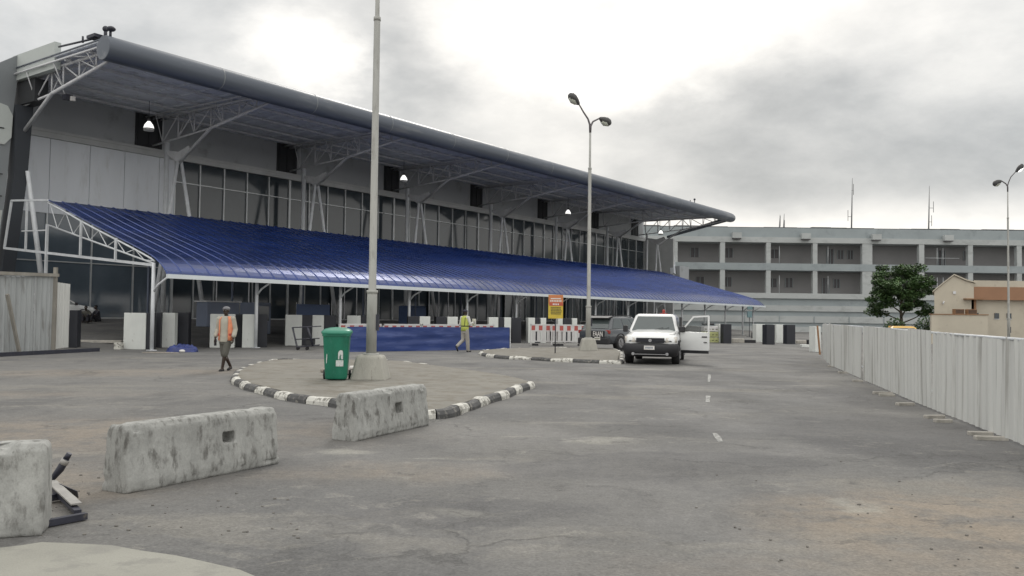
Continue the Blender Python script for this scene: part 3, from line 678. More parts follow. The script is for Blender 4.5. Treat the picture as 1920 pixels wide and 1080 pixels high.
# ------------------------------------------------------------------ right-hand building
BY = 115.0
B = empty('office_building', (48, BY, 0)); tag(B, 'long pale grey three storey building with open verandas behind the car park', 'building')
def bx(name, x0, x1, y0, y1, z0, z1, m_, par=B, bevel=0):
    g = MB(); g.box(x0-48, x1-48, y0, y1, z0, z1); return g.build(name, m_, par, bevel=bevel)
X0, X1 = 17.0, 88.0
bx('parapet', X0, X1, .25, 9, 12.77, 14.06, M['bld_grey']); bx('parapet_band', X0, X1, 0, .9, 12.05, 12.768, M['bld'])
bx('roof_slab', X0, X1, .9, 12, 12.05, 12.765, M['bld'])
g = MB(); x = X0
while x < X1:
    l = random.uniform(1.5, 5); h = random.uniform(.08, .22); g.box(x-48, x+l-48, .35, 1.2, 14.062, 14.06+h); x += l
g.build('roof_edge', M['roofcap'], B)
bx('floor_band', X0, X1, 0, 3.4, 8.3, 9.24, M['bld_grey']); bx('floor_band', X0, X1, 0, 3.4, 4.5, 5.22, M['bld'])
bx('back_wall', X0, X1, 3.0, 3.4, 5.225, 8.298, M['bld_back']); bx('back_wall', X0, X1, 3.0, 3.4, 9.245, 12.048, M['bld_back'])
for z0, z1, mm, d in [(3.57, 4.5, 'bld_grey', .3), (2.8, 3.57, 'bld', .1), (2.15, 2.8, 'bld_grey', .3), (1.27, 2.15, 'bld', .12), (.7, 1.27, 'bld_grey', .3), (-.2, .7, 'bld', .16)]:
    bx('wall_band', X0, X1, d, 3.4, z0, z1-.003, M[mm])
g = MB()
for x in [22+i*4.7 for i in range(14)]: g.box(x-48-.06, x-48+.06, .06, .119, 1.27, 2.14)
g.build('wall_joint', M['bld_grey'], B)
for x, wd in [(22.0, .65), (28.4, .65), (34.6, .62), (40.9, .62), (47.95, 1.35), (55.3, .7), (61.9, .65), (68.5, .65), (75, 1.3), (81.5, .65)]:
    for z0, z1 in ((5.222, 8.298), (9.242, 12.048)): bx('pillar', x-wd/2, x+wd/2, .05, .7, z0, z1, M['bld'])
for x in (30.2, 39.5, 49.0, 58.7, 70.2):
    o = bx('water_spout', x-.6, x+.6, -.65, -.003, 12.55, 13.3, M['bld']); bx('spout_shadow', x-.55, x+.55, -.6, -.05, 12.42, 12.548, M['bld_dark'], o)  # dark strip below each spout paints in its shadow
for (x, z, wd, hh) in [(42.5+.9, 0, 1.0, 2.2), (29.8, 1, 1.2, 1.3), (44.9, 1, .9, 1.2), (36.0, 1, 1.3, 1.2), (59.2, 0, 1.0, 2.2), (63.5, 1, 1.4, 1.3), (26.0, 1, 1.2, 1.3), (38.3, 1, 1.1, 1.3), (51.5, 1, 1.3, 1.3), (66.8, 1, 1.2, 1.3), (46.2, 1, .8, 1.2)]:
    for st in (5.225, 9.245):
        if random.random() < .25: continue
        xx = x + (random.uniform(-.8, .8) if st > 6 else 0); zb_ = st + (.9 if z else .05)
        o = bx('door' if not z else 'window', xx-wd/2, xx+wd/2, 2.94, 2.998, zb_, zb_+hh, M['bld_dark'])
        g = MB()
        for a in (-wd/2, -.03, wd/2-.06): g.box(xx-48+a, xx-48+a+.06, 2.88, 2.939, zb_, zb_+hh)
        g.build('frame', M['bld_grey'], o)
for st in (5.225, 9.245):
    for x in (36.2, 42.8, 57.6, 58.4): g = MB(); g.tube([(x-48, .5, st), (x-48, .5, st+2.4)], .05, 6); g.build('veranda_post', M['mullion'], B)
    g = MB(); g.tube([(56-48, .5, st+1.0), (60.6-48, .5, st+1.0)], .04, 6); g.build('veranda_rail', M['mullion'], B)
bx('side_wall', X0-.4, X0, 0, 12, -.2, 14, M['bld'])
# masts on the roof
def roof_mast(px, top, lb, arms):
    x = (px-960)*BY/1600; zt = 1.5+(600+.0125*(px-960)*.6-top+2)*BY/1600
    r = empty('antenna_mast', (x, BY+1.5, 12.6)); tag(r, lb, 'mast', 'antenna masts on the office roof')
    g = MB(); hh = zt-12.6; g.tube([(0, 0, .17), (.1, 0, hh*.6), (.16, 0, hh)], [.12, .08, .03], 6); g.build('pole', M['mast'], r)
    g = MB()
    for a, z in arms: g.tube([(.05, 0, z*hh), (a, 0, z*hh)], .035, 5); g.tube([(a, 0, z*hh-.6), (a, 0, z*hh+.9)], .04, 5)
    g.build('antenna', M['mast'], r)
roof_mast(1605, 333, 'tallest antenna mast on the roof of the grey office building, left of the tree', [(-.45, .38), (.3, .8)])
roof_mast(1752, 347, 'antenna mast with a side arm on the office roof, above the beige house', [(.7, .6), (.45, .35)])
roof_mast(1467, 404, 'short thin aerial on the office roof near the terminal tip, left one', [(.2, .7)])
roof_mast(1475, 402, 'short thin aerial on the office roof near the terminal tip, right one', [(.2, .5)])

# ------------------------------------------------------------------ beige house
HY = 62.0
Hh = empty('beige_house', (36, HY, 0)); tag(Hh, 'beige gabled house with an orange band behind the white fence', 'house')
def hx(name, x0, x1, y0, y1, z0, z1, m_, par=Hh):
    g = MB(); g.box(x0-36, x1-36, y0, y1, z0, z1); return g.build(name, m_, par)
g = MB(); g.prism_y([(-5.3, 0), (-2.42, 0), (-2.42, 4.4), (-3.0, 4.55), (-3.85, 4.93), (-4.6, 4.35), (-5.3, 3.75)], 0, 8); SH = lambda o, k=.5: [setattr(v, 'co', Vector((v.co.x+k*v.co.y, v.co.y, v.co.z))) for v in o.data.vertices] and o
SH(g.build('gable_wall', M['beige'], Hh))
g = MB(); g.prism_y([(-5.42, 3.70), (-4.6, 4.38), (-3.85, 4.96), (-2.95, 4.58), (-2.3, 4.42), (-2.3, 4.50), (-2.93, 4.67), (-3.85, 5.06), (-4.62, 4.46), (-5.44, 3.78)], -.12, 8.1); SH(g.build('roof', M['beige'], Hh))
SH(hx('wall', 33.585, 50, .5, 8, 0, 4.15, M['beige']), .53); SH(hx('parapet', 33.585, 50, .2, 8, 4.155, 4.62, M['beige']), .53)
hx('orange_band', 33.585, 50, .1, .498, 3.2, 4.152, M['terracotta']); hx('corner_strip', 33.4, 33.75, .0, .095, 0, 3.2, M['brown'])
hx('canopy_edge', 32.8, 34.0, -.5, -.002, 3.2, 3.28, M['brown'])
for x in (34.0, 35.5, 36.4, 38.8): 
    o = hx('window', x-.16, x+.16, .44, .497, 1.85, 2.25, M['glass']); hx('frame', x-.2, x+.2, .46, .498, 1.8, 1.848, M['steel_white'], o)
g = MB(); g.tube([(-4.75, -.12, 2.85), (-4.65, -.12, 3.05)], .05); g.box(-3.95, -3.75, -.06, -.003, 3.6, 3.8); g.build('wall_fitting', M['steel_grey'], Hh)
for (x, nm, lb) in [(31.6, 'air_conditioner', 'left of two brown air conditioner boxes on the beige house ledge'), (32.5, 'air_conditioner', 'right of two brown air conditioner boxes on the beige house ledge')]:
    r = empty(nm, (x, HY-1.6, 2.12)); tag(r, lb, 'air conditioner', 'air conditioners on the ledge')
    g = MB(); g.box(-.33, .33, -.2, .2, 0, .36); g.build('casing', M['brown'], r, bevel=.02)
    g = MB(); 
    for k in range(5): g.box(-.3, .3, -.215, -.201, .05+k*.06, .08+k*.06)
    g.build('grille', M['trim'], r)
g = MB(); g.box(-6.6-.0, -2.65, -2.2, -2.0, 0, 2.06); g.box(-5.2, -2.65, -1.998, -.9, 2.0, 2.1); 
r = empty('garden_wall', (36, HY, 0)); tag(r, 'low beige wall with a ledge in front of the gabled house', 'wall'); g.build('wall', M['beige'], r)
g = MB(); g.box(-6.65, -2.6, -2.25, -1.95, 2.062, 2.12); g.build('coping', M['brown'], r)

# ------------------------------------------------------------------ tree
def leaf_tree(loc, hgt, rad, lb, nleaf=9000, seed=3):
    rnd = random.Random(seed); r = empty('broadleaf_tree', loc); tag(r, lb, 'tree')
    g = MB(); tips = []
    g.tube([(0, 0, -.1), (.04, 0, hgt*.18), (0, .05, hgt*.36), (.05, 0, hgt*.6)], [.2, .15, .12, .06], 8)
    for k in range(11):
        a = k*2.4+rnd.uniform(-.3, .3); z0 = hgt*(.2+.035*k); l = rad*rnd.uniform(.7, 1.0)*(1-.04*k)
        e = Vector((math.cos(a)*l, math.sin(a)*l, z0+hgt*rnd.uniform(.1, .33))); mid = Vector((math.cos(a)*l*.45, math.sin(a)*l*.45, z0+hgt*.07))
        g.tube([(0, 0, z0), mid, e], [.07, .05, .02], 6); tips.append(e); tips.append(mid.lerp(e, .55))
    g.build('trunk', M['bark'], r)
    cl_ = []
    for e in tips: cl_.append((e, rnd.uniform(.5, .85)))
    for k in range(40):
        a = rnd.uniform(0, 6.28); rr = rad*math.sqrt(rnd.random())*.92; z = hgt*rnd.uniform(.42, .93)
        rr *= min(1, 1.25*math.sqrt(max(.05, 1-((z/hgt-.55)/.47)**2)))
        cl_.append((Vector((math.cos(a)*rr, math.sin(a)*rr, z)), rnd.uniform(.45, .9)))
    g = MB()
    for i in range(nleaf):
        c, s = cl_[rnd.randrange(len(cl_))]
        d = Vector((rnd.gauss(0, 1), rnd.gauss(0, 1), rnd.gauss(0, 1))).normalized()*s*rnd.random()**.4
        p = c+Vector((d.x, d.y, d.z*.5)); 
        nrm = Vector((rnd.gauss(0, .6), rnd.gauss(0, .6), 1)).normalized(); u, v = perp(nrm); a = rnd.uniform(0, 6.28)
        l = rnd.uniform(.09, .17); u2 = (u*math.cos(a)+v*math.sin(a))*l; v2 = nrm.cross(u2).normalized()*l*.5
        g.add([p-u2, p+v2, p+u2, p-v2], [(0, 1, 2, 3)])
    g.build('crown', M['leaf'], r)
TX = (1690-960)*75/1600
leaf_tree((TX, 75, 0), 6.9, 2.8, 'round leafy green tree standing behind the white fence before the office building', 17000)
# low dark scrub behind the fence at the tree's foot
def bush(loc, sx_, sz, lb, seed):
    rnd = random.Random(seed); r = empty('bush', loc); tag(r, lb, 'bush', 'bushes at the foot of the tree')
    g = MB()
    for k in range(6): g.tube([(0, 0, 0), (rnd.uniform(-.5, .5)*sx_, rnd.uniform(-.3, .3), sz*.8)], [.03, .01], 5)
    g.build('stem', M['bark'], r); g = MB()
    for i in range(1600):
        a = rnd.uniform(0, 6.28); q = rnd.random()**.5; p = Vector((math.cos(a)*q*sx_, math.sin(a)*q*.8, sz*(.1+.9*rnd.random()*math.sqrt(max(0, 1-q*q*.8)))))
        u = Vector((rnd.gauss(0, 1), rnd.gauss(0, 1), rnd.gauss(0, 1))).normalized()*.1; v = perp(u)[0]*.05; g.add([p-u, p+v, p+u, p-v], [(0, 1, 2, 3)])
    g.build('foliage', M['leaf'], r)
bush((TX-1.9, 72, 0), 1.0, 1.9, 'low leafy bush to the left of the tree trunk behind the fence', 5)
bush((TX+1.3, 73, 0), 1.2, 2.1, 'dark low bush to the right of the tree trunk behind the fence', 6)

# ------------------------------------------------------------------ fences
def corr_fence(name, pts, h, z0, pitch, depth, m_, lb, cat, tops=None, rail=True, feet=None, group=None):
    """corrugated sheet fence along pts; tops: heights at the points"""
    pts = [Vector((p[0], p[1], 0)) for p in pts]; r = empty(name, (pts[0].x, pts[0].y, 0)); tag(r, lb, cat, group)
    tops = tops or [h]*len(pts); base = pts[0]
    L_ = [0]
    for a, b in zip(pts, pts[1:]): L_.append(L_[-1]+(b-a).length)
    def at(s):
        for i in range(len(pts)-1):
            if s <= L_[i+1] or i == len(pts)-2:
                f = (s-L_[i])/(L_[i+1]-L_[i]); return pts[i].lerp(pts[i+1], f), tops[i]+(tops[i+1]-tops[i])*f, (pts[i+1]-pts[i]).normalized()
    sheetw = pitch*6; s = 0; k = 0
    while s < L_[-1]-.05:
        e = min(s+sheetw, L_[-1]); g = MB(); up, dn = [], []
        jt = random.uniform(-.03, .03); jo = random.uniform(-.01, .01); js = random.uniform(-.02, .02)
        q = s
        nst = max(2, int((e-s)/(pitch/4)))
        for i in range(nst+1):
            q = s+(e-s)*i/nst; p, tz, d = at(q); nrm = Vector((d.y, -d.x, 0)); ph = (q % pitch)/pitch
            off = depth*(1 if .15 < ph < .45 else 0)+jo+.02*noise.noise(p*.8)
            P_ = p-base+nrm*off; gzz = gz(p.x, p.y)
            for lev, f in enumerate((0, .33, .66, 1)):
                pass
            dn.append(P_+Vector((0, 0, z0+gzz))); up.append(P_+nrm*(jo*1.5+.03*noise.noise(p*1.7+Vector((0, 0, 5))))+Vector((0, 0, tz+jt+js*(i/nst-.5)*2+gzz)))
        n_ = len(up); g.add(dn+up, [(i, i+1, n_+i+1, n_+i) for i in range(n_-1)])
        g.build('sheet', m_, r, bevel=0); s += sheetw+.004; k += 1
    if rail:
        g = MB(); S = [0]+[x for x in L_[1:]]
        for a, b in zip(range(len(pts)-1), range(1, len(pts))):
            A = pts[a]-base+Vector((0, 0, tops[a]-.02+gz(pts[a].x, pts[a].y))); B_ = pts[b]-base+Vector((0, 0, tops[b]-.02+gz(pts[b].x, pts[b].y)))
            d = (B_-A).normalized(); nrm = Vector((-d.y, d.x, 0)); g.tube([A+nrm*.03, B_+nrm*.03], rail if isinstance(rail, float) else .03, 6)
            A2 = A-Vector((0, 0, tops[a]*.75)); B2 = B_-Vector((0, 0, tops[b]*.75)); g.tube([A2+nrm*.05, B2+nrm*.05], .025, 6)
        g.build('rail', M['steel_white'], r)
        s = .1; 
        while s < L_[-1]:
            p, tz, d = at(s); nrm = Vector((-d.y, d.x, 0)); P_ = p-base+nrm*.07; gzz = gz(p.x, p.y)
            g = MB(); g.tube([P_+Vector((0, 0, gzz)), P_+Vector((0, 0, gzz+tz))], .025, 6); g.build('post', M['steel_grey'], r); s += 2.4
    return r
FP = [(12.77, 35.03), (10.6, 28.3), (9.05, 22.1)]
corr_fence('sheet_fence', FP, 1.4, .04, .32, .028, M['sheet'], 'far run of white sheet fence, beyond the narrow gap', 'fence', [1.40, 1.40, 1.39], .022, group='white sheet fence along the car park')
FP2 = [(8.9, 21.55), (7.96, 17.8), (7.05, 14.1), (6.2, 10.35), (5.45, 7.0), (5.1, 5.4)]
corr_fence('sheet_fence', FP2, 1.35, .04, .30, .028, M['sheet'], 'near run of white sheet fence filling the right edge', 'fence', [1.39, 1.37, 1.345, 1.325, 1.31, 1.3], .022, group='white sheet fence along the car park')
# concrete feet along the fence
def G0(px, py): return G(px, py, 0)
fo = None
for i, (px, py, lb) in enumerate([(1838, 816, 'nearest'), (1858, 825, ''), (1752, 784, ''), (1768, 792, ''), (1663, 743, ''), (1655, 739, ''), (1608, 716, ''), (1697, 760, ''), (1583, 700, ''), (1562, 688, '')]):
    p = G(px, py, 0)
    if fo is None:
        g = MB(); g.box(-.17, .17, -.05, .05, -.01, .05); fo = o = g.build('fence_foot', M['rubble'], None, bevel=.012)
    else: o = fo.copy(); C.objects.link(o)
    o.location = (p.x, p.y, 0); o.rotation_euler = (0, 0, random.uniform(-.2, .2)); o.scale = (random.uniform(.7, 1.25), 1, 1)
    names = ['foot block lying by the near fence, second closest to the right edge', 'foot block lying by the near fence, closest to the right edge', 'foot block of the fence, left of the pair midway along the near run', 'foot block of the fence, right of the pair midway along the near run',
             'foot block right of the gap in the fence, right one of two', 'foot block right of the gap in the fence, left one of two', 'foot block just left of the gap in the white fence', 'single foot block between the gap and the fence middle', 'foot block at the middle of the far fence run', 'foot block near the far end of the far fence run']
    tag(o, 'pale '+names[i], 'block', 'foot blocks along the white fence')
# leaning stake at the far end
p = G(1541, 665, 0)
r = empty('leaning_stake', (p.x-.05, p.y+.1, 0)); g = MB(); g.beam((0, 0, 0), (-.08, .1, 1.3), .07, .05); g.build('stake', M['brown'], r); tag(r, 'thin red brown stake leaning on the far end of the white fence', 'stake')
# left weathered hoarding
a, b = G(-190, 668, 0), G(103, 656)
corr_fence('hoarding', [(a.x, a.y), (G(0, 661).x, G(0, 661).y), (b.x, b.y)], 2.8, .0, .2, .03, M['sheet_old'], 'tall weathered grey hoarding with a timber top rail at the left edge', 'hoarding', [2.75, 2.78, 2.82], .0301)
a, b = G(104, 654), G(128, 651)
corr_fence('hoarding', [(a.x, a.y), (b.x, b.y)], 2.5, .0, .17, .06, M['sheet'], 'shorter ribbed grey hoarding panel beside the timber framed one', 'hoarding', [2.55, 2.5], .01)
r = empty('timber_rail', G(0, 661)); tag(r, 'horizontal timber rail along the top of the left hoarding', 'rail')
g = MB(); A = G(-150, 666, 0)-G(0, 661); B_ = G(104, 656)-G(0, 661)
g.beam(Vector((A.x, A.y-.1, 2.82)), Vector((B_.x+.05, B_.y-.05, 2.9)), .12, .12); g.beam(Vector((B_.x-.02, B_.y-.12, 0)), Vector((B_.x-.02, B_.y-.12, 3.2)), .12, .12); g.build('beam', M['timber'], r)
r = empty('timber_brace', G(45, 660)); tag(r, 'pale timber brace leaning diagonally against the left hoarding', 'brace')
q1, q2 = G(45, 661), G(0, 664); v = q2-q1; g = MB(); g.beam((0, -.3, 0), (v.x*.9, v.y*.9+.15, 2.1), .1, .1); g.build('brace', M['timber'], r)
# long dark beam on the asphalt
a, b = G(-60, 672), G(184, 659); r = empty('steel_beam', a); tag(r, 'long dark steel beam lying on the asphalt below the left hoarding', 'beam')
g = MB(); v = b-a; g.beam((0, 0, .07), (v.x, v.y, .07+v.z), .14, .13); g.beam((0, .35, .05), (v.x*.65, v.y*.65+.35, .05), .2, .1); g.build('beam', M['steel_dark'], r)

# blue wrapped hoarding
a, b = G(650, 660, 0), G(955, 655, 0)
r = empty('blue_hoarding', a, math.atan2(b.y-a.y, b.x-a.x)); tag(r, 'low hoarding wrapped in dark blue plastic sheet behind the green bin', 'hoarding')
l = (Vector((b.x, b.y))-Vector((a.x, a.y))).length
g = MB(); nx, nz_ = 90, 12; vs = []
for i in range(nx+1):
    for j in range(nz_+1):
        x = l*i/nx; z = 1.03*j/nz_; f = .045*noise.noise(Vector((x*.35, z*5.5, 3)))+.02*noise.noise(Vector((x*1.4, z*3, 9)))
        vs.append((x, f, z+(.02*noise.noise(Vector((x*.8, 0, 0))) if j == nz_ else 0)))
g.smooth = True; g.add(vs, [(i*(nz_+1)+j, (i+1)*(nz_+1)+j, (i+1)*(nz_+1)+j+1, i*(nz_+1)+j+1) for i in range(nx) for j in range(nz_)]); g.smooth = False
g.add([(0, 0, 1.03), (l, 0, 1.03), (l, .25, 1.02), (0, .25, 1.02)], [(0, 1, 2, 3)]); g.add([(l, 0, 0), (l+.25, .5, 0), (l+.25, .5, 1.0), (l, 0, 1.03)], [(0, 1, 2, 3)])
g.build('plastic_sheet', M['blue_wrap'], r)
g = MB()
for x in [0.05+i*1.4 for i in range(7)]: g.box(x, x+.05, .06, .12, 0, 1.0)
g.box(0, l, .06, .11, .9, .95); g.build('frame', M['steel_grey'], r)

# ------------------------------------------------------------------ plastic barriers
def plastic_barrier():
    root = empty('plastic_barrier')
    g = MB()
    for x in (-.98, .93): g.box(x, x+.06, -.03, .03, .08, 1.15)
    g.box(-.98, .98, -.025, .025, .2, .26); g.box(-.98, .98, -.025, .025, .76, .82); g.box(-.98, .98, -.03, .03, 1.08, 1.15)
    for k in range(7): x = -.86+k*.265; g.box(x, x+.17, -.018, .018, .26, .76)
    g.build('panel', M['plastic_white'], root)
    g = MB()
    for k in range(9): x = -.92+k*.205; g.cur = k % 2; g.box(x, x+.205, -.022, .022, .822, 1.079)
    g.build('striped_band', [M['plastic_red'], M['plastic_white']], root)
    g = MB()
    for x in (-.7, .7): g.box(x-.1, x+.1, -.3, .3, 0, .1)
    g.build('foot', M['trim'], root)
    return root
pb = plastic_barrier(); place = []
a2, b2 = G(650, 660, 0), G(955, 655, 0); dr = (b2-a2).normalized(); nr = Vector((-dr.y, dr.x, 0)); ang = math.atan2(dr.y, dr.x)
for k in range(4): p = a2+dr*(1.0+k*2.02)+nr*.75; place.append((p, ang+[0, .05, -.08, .03][k], 'striped plastic barrier behind the blue hoarding, %s' % ['nearest the green bin', 'first to the right of the tall lamp post', 'second to the right of the tall lamp post', 'behind the man in the yellow vest'][k]))
q = G(1027, 648, 0); place.append((q, .22, 'red and white plastic barrier below the orange and yellow sign')); q = G(1066, 648.5, 0); place.append((q, .22, 'red and white plastic barrier between the yellow sign and the dark car'))
for i, (p, an, lb) in enumerate(place):
    o = pb if i == 0 else copy_tree(pb); o.location = (p.x, p.y, gz(p.x, p.y)); o.rotation_euler = (0, 0, an); tag(o, lb, 'barrier', 'red and white plastic barriers')

# ------------------------------------------------------------------ black and white blocks
bw = {}
def block(x0, x1, yb, color, lb, hgt=1.5, dep=.55):
    p = G((x0+x1)/2, yb); wpx = (x1-x0)*p.y/1600; 
    if color not in bw:
        g = MB(); g.box(-.5, .5, -.0, 1, 0, 1); bw[color] = o = g.build('painted_block', M['block_'+color], None)
    else: o = bw[color].copy(); C.objects.link(o)
    o.location = (p.x, p.y, gz(p.x, p.y)-.01); o.scale = (wpx, dep, hgt); o.rotation_euler = (0, 0, random.uniform(.1, .3)); tag(o, lb, 'block', 'black and white painted concrete blocks')
    b_ = o.modifiers.new('bevel', 'BEVEL'); b_.width = .02; b_.segments = 2
for a in [(129, 143, 652, 'black', 'black block beside the short ribbed hoarding'), (232, 271, 655, 'white', 'white block left of the first canopy post'), (272, 284, 655, 'black', 'narrow black block touching the left side of the first canopy post'),
          (292, 300, 652, 'black', 'narrow black block touching the right side of the first canopy post'), (301, 326, 652, 'white', 'white block above the blue tarpaulin heap'), (327, 352, 650, 'black', 'black block just right of the white one above the blue heap'),
          (394, 438, 652, 'white', 'white block directly behind the man in the orange vest'), (439, 453, 651, 'black', 'black block between the orange vest man and the second post'), (454, 478, 652, 'white', 'white block touching the second canopy post'), (479, 500, 651, 'black', 'black block just right of the second canopy post'),
          (535, 565, 648, 'white', 'white block behind the left part of the steel trolley'), (566, 584, 648, 'black', 'black block behind the middle of the steel trolley'), (585, 606, 648, 'white', 'white block between the trolley and the green bin'), (607, 628, 648, 'black', 'black block hidden mostly by the green bin'),
          (650, 675, 647, 'white', 'white block top showing left of the tall lamp post'), (676, 696, 647, 'black', 'black block behind the tall lamp post'), (786, 806, 646, 'white', 'white block top above the striped barriers, right of the lamp post'), (764, 785, 646, 'black', 'black block top above the striped barriers, right of the lamp post'),
          (838, 858, 645, 'white', 'white block top left of the man in yellow'), (817, 837, 645, 'black', 'black block top left of the man in yellow'), (916, 934, 644, 'white', 'white block top above the right half of the blue hoarding'), (935, 944, 644, 'black', 'black block between two white ones at the right half of the hoarding'), (945, 958, 644, 'white', 'white block at the right end of the blue hoarding'),
          (959, 977, 643, 'black', 'black block in the gap right of the blue hoarding'), (990, 1003, 643, 'white', 'white block right of the sixth canopy post'), (1004, 1012, 643, 'black', 'narrow black block at the left end of the plastic barriers'), (1013, 1024, 643, 'white', 'white block behind the plastic barrier, left of the yellow sign'),
          (1046, 1055, 642, 'white', 'white block behind the plastic barrier, right of the sign'), (1056, 1071, 642, 'black', 'black block behind the right plastic barrier'), (1072, 1082, 642, 'white', 'white block top left of the forked street lamp')]:
    block(*a)
for a in [(1348, 1355, 643, 'white', 'white block sliver left of the black block beyond the truck door'), (1356, 1372, 644, 'black', 'single black block right of the open truck door'), (1417, 1435.5, 641.5, 'white', 'leftmost of the four blocks standing in a row on the far kerb'), (1436.5, 1454, 646, 'black', 'second from left of the four blocks on the far kerb'),
          (1455, 1473.5, 643, 'white', 'third from left of the four blocks on the far kerb'), (1474.5, 1492, 645, 'black', 'rightmost of the four blocks standing in a row on the far kerb'), (1528, 1540, 660, 'white', 'white block at the far end of the sheet fence')]:
    block(*a, hgt=1.25, dep=.5)
# rubble, planks and kerb pieces in the middle distance
for i, (x0, x1, y, h, mm, lb, nm) in enumerate([(1373, 1395, 643, .3, 'rubble', 'pale lump of broken concrete right of the single black block', 'rubble_lump'), (1395, 1416, 643, .22, 'trim', 'dark kerb piece left of the four far blocks', 'kerb_piece'), (1493, 1515, 644, .22, 'rubble', 'pale kerb piece right of the four far blocks', 'kerb_piece'),
        (1514, 1526, 647, .35, 'trim', 'dark lump beside the far end of the white fence', 'rubble_lump'), (1502, 1524, 651, .16, 'block_white', 'white plank lying before the far fence end', 'plank'), (216, 228, 655, .28, 'kerb_white', 'small white kerb stone left of the first white block', 'kerb_piece'), (1410, 1418, 634, .5, 'trim', 'small dark box at the foot of the last canopy post', 'box')]):
    p = G((x0+x1)/2, y); wd = (x1-x0)*p.y/1600; g = MB()
    vs = []
    g.box(-wd/2, wd/2, -.15, .2, 0, h); o = g.build(nm, M[mm], None, (p.x, p.y, gz(p.x, p.y)-.01), bevel=.05 if mm == 'rubble' else .02)
    tag(o, lb, 'rubble' if 'rubble' in nm else nm.replace('_', ' '))
p = G(190, 643)
g = MB(); g.box(-1.0, .9, -.1, .12, 0, .12); o = g.build('kerb_piece', M['rubble'], None, (p.x, p.y, gz(p.x, p.y)), bevel=.02); tag(o, 'long low kerb piece on the ground behind the left hoarding', 'kerb piece')

# ------------------------------------------------------------------ street lamps
def lamp_head(g_house, g_lens, p, d, s=1.0):
    """egg-shaped head at p pointing along d"""
    d = Vector(d).normalized(); u, v = perp(d)
    pts, rs = [], []
    for f, r in [(0, .05), (.06, .09), (.2, .15), (.38, .19), (.54, .17), (.64, .09), (.66, .02)]: pts.append(Vector(p)+d*f*s); rs.append(r*s)
    g_house.tube(pts, rs, 12)
    g_lens.tube([Vector(p)+d*.14*s-v*.07*s, Vector(p)+d*.34*s-v*.08*s, Vector(p)+d*.56*s-v*.07*s], [.09*s, .155*s, .1*s], 12)
def street_lamp(mirror=1, lit=False):
    root = empty('street_lamp')
    g = MB(); n = 4
    g.rings([[(sx*a, sy*a, z) for sx, sy in ((-1, -1), (1, -1), (1, 1), (-1, 1))] for a, z in ((.40, -.03), (.37, .1), (.28, .5), (.24, .52))]); g.build('base', M['conc_base'], root, bevel=.05)
    g = MB(); g.tube([(0, 0, .5), (0, 0, .56)], .17, 14); g.tube([(0, 0, .5), (0, 0, 1.88), (0, 0, 1.95), (0, 0, 7.9), (0, 0, 7.98), (0, 0, 9.6)], [.115, .112, .085, .07, .05, .045], 14); g.build('pole', M['pole'], root)
    g = MB(); g.tube([(0, 0, 1.86), (0, 0, 1.93)], .125, 14); g.build('collar', M['pole'], root); g = MB(); g.tube([(0, 0, 7.88), (0, 0, 7.96)], .08, 14); g.build('collar', M['pole'], root)
    g = MB(); g.box(.10, .16, -.06, .06, 1.05, 1.4); g.build('fuse_door', M['steel_dark'], root)
    for k, (pts, hd, s_) in enumerate([([(0, 0, 9.5), (-.02, 0, 9.85), (-.1*mirror, 0, 10.1), (-.3*mirror, 0, 10.4), (-.52*mirror, -.25, 10.68)], (-.55*mirror, -.35, .45), 1), ([(0, 0, 9.5), (.02, 0, 9.8), (.12*mirror, .05, 10.0), (.42*mirror, .15, 10.18)], (.85*mirror, .6, -.25), 1)]):
        g = MB(); g.tube(pts, [.05, .045, .04, .035, .03][:len(pts)], 8); arm = g.build('arm', M['arm'], root)
        gh, gl = MB(), MB(); lamp_head(gh, gl, pts[-1], hd, s_); hh = gh.build('lamp_head', M['lamp_dark'], arm); gl.build('lens', M['lit'] if (lit and k == 0) else M['lens'], hh)
    return root
p = G(690, 712, .13); o = street_lamp(); o.location = (p.x, p.y+.35, .125); tag(o, 'tall lamp post on a concrete base beside the green bin', 'street lamp', 'forked street lamps')
p = G(1104, 657, .12); o2 = copy_tree(o); o2.location = (p.x, p.y+.3, .115); tag(o2, 'forked street lamp standing between the yellow sign and the white pickup', 'street lamp', 'forked street lamps')
o3 = street_lamp(-1, True); o3.scale = (.65, 1, 1); o3.location = ((1891.5-960)*51/1600, 51, -.1); tag(o3, 'forked street lamp behind the white fence near the right edge, one head lit', 'street lamp', 'forked street lamps')

# ------------------------------------------------------------------ green bin
p = G(627, 713, .13)
r = empty('wheelie_bin', (p.x, p.y+.2, .126), R(8)); tag(r, 'green plastic wheelie bin with white stickers on the traffic island', 'bin')
g = MB(); rg = []
for z, hw, hd in ((.03, .215, .24), (.06, .225, .25), (.5, .25, .29), (.93, .275, .33), (.935, .29, .345), (.99, .29, .345)):
    ring = []; rc_ = .06
    for cx, cy, a0 in ((hw-rc_, hd-rc_, 0), (-hw+rc_, hd-rc_, 90), (-hw+rc_, -hd+rc_, 180), (hw-rc_, -hd+rc_, 270)):
        for k in range(4): a = R(a0+k*30); ring.append((cx+rc_*math.cos(a), cy+rc_*math.sin(a)-.02*(z-.5), z))
    rg.append(ring)
g.rings(rg); g.build('body', M['bin'], r)
g = MB(); rg = []
for z, hw, hd in ((.975, .30, .355), (1.0, .325, .38), (1.035, .32, .375), (1.075, .27, .32), (1.095, .19, .22), (1.1, .05, .06)):
    rg.append([(hw*math.copysign(abs(math.cos(a))**.45, math.cos(a)), hd*math.copysign(abs(math.sin(a))**.45, math.sin(a)), z+.018*math.sin(a)) for a in [2*math.pi*k/28 for k in range(28)]])
g.smooth = True; g.rings(rg); g.build('lid', M['bin_lid'], r)
g = MB(); g.tube([(-.22, .37, 1.03), (.22, .37, 1.03)], .018); g.build('handle', M['bin_lid'], r)
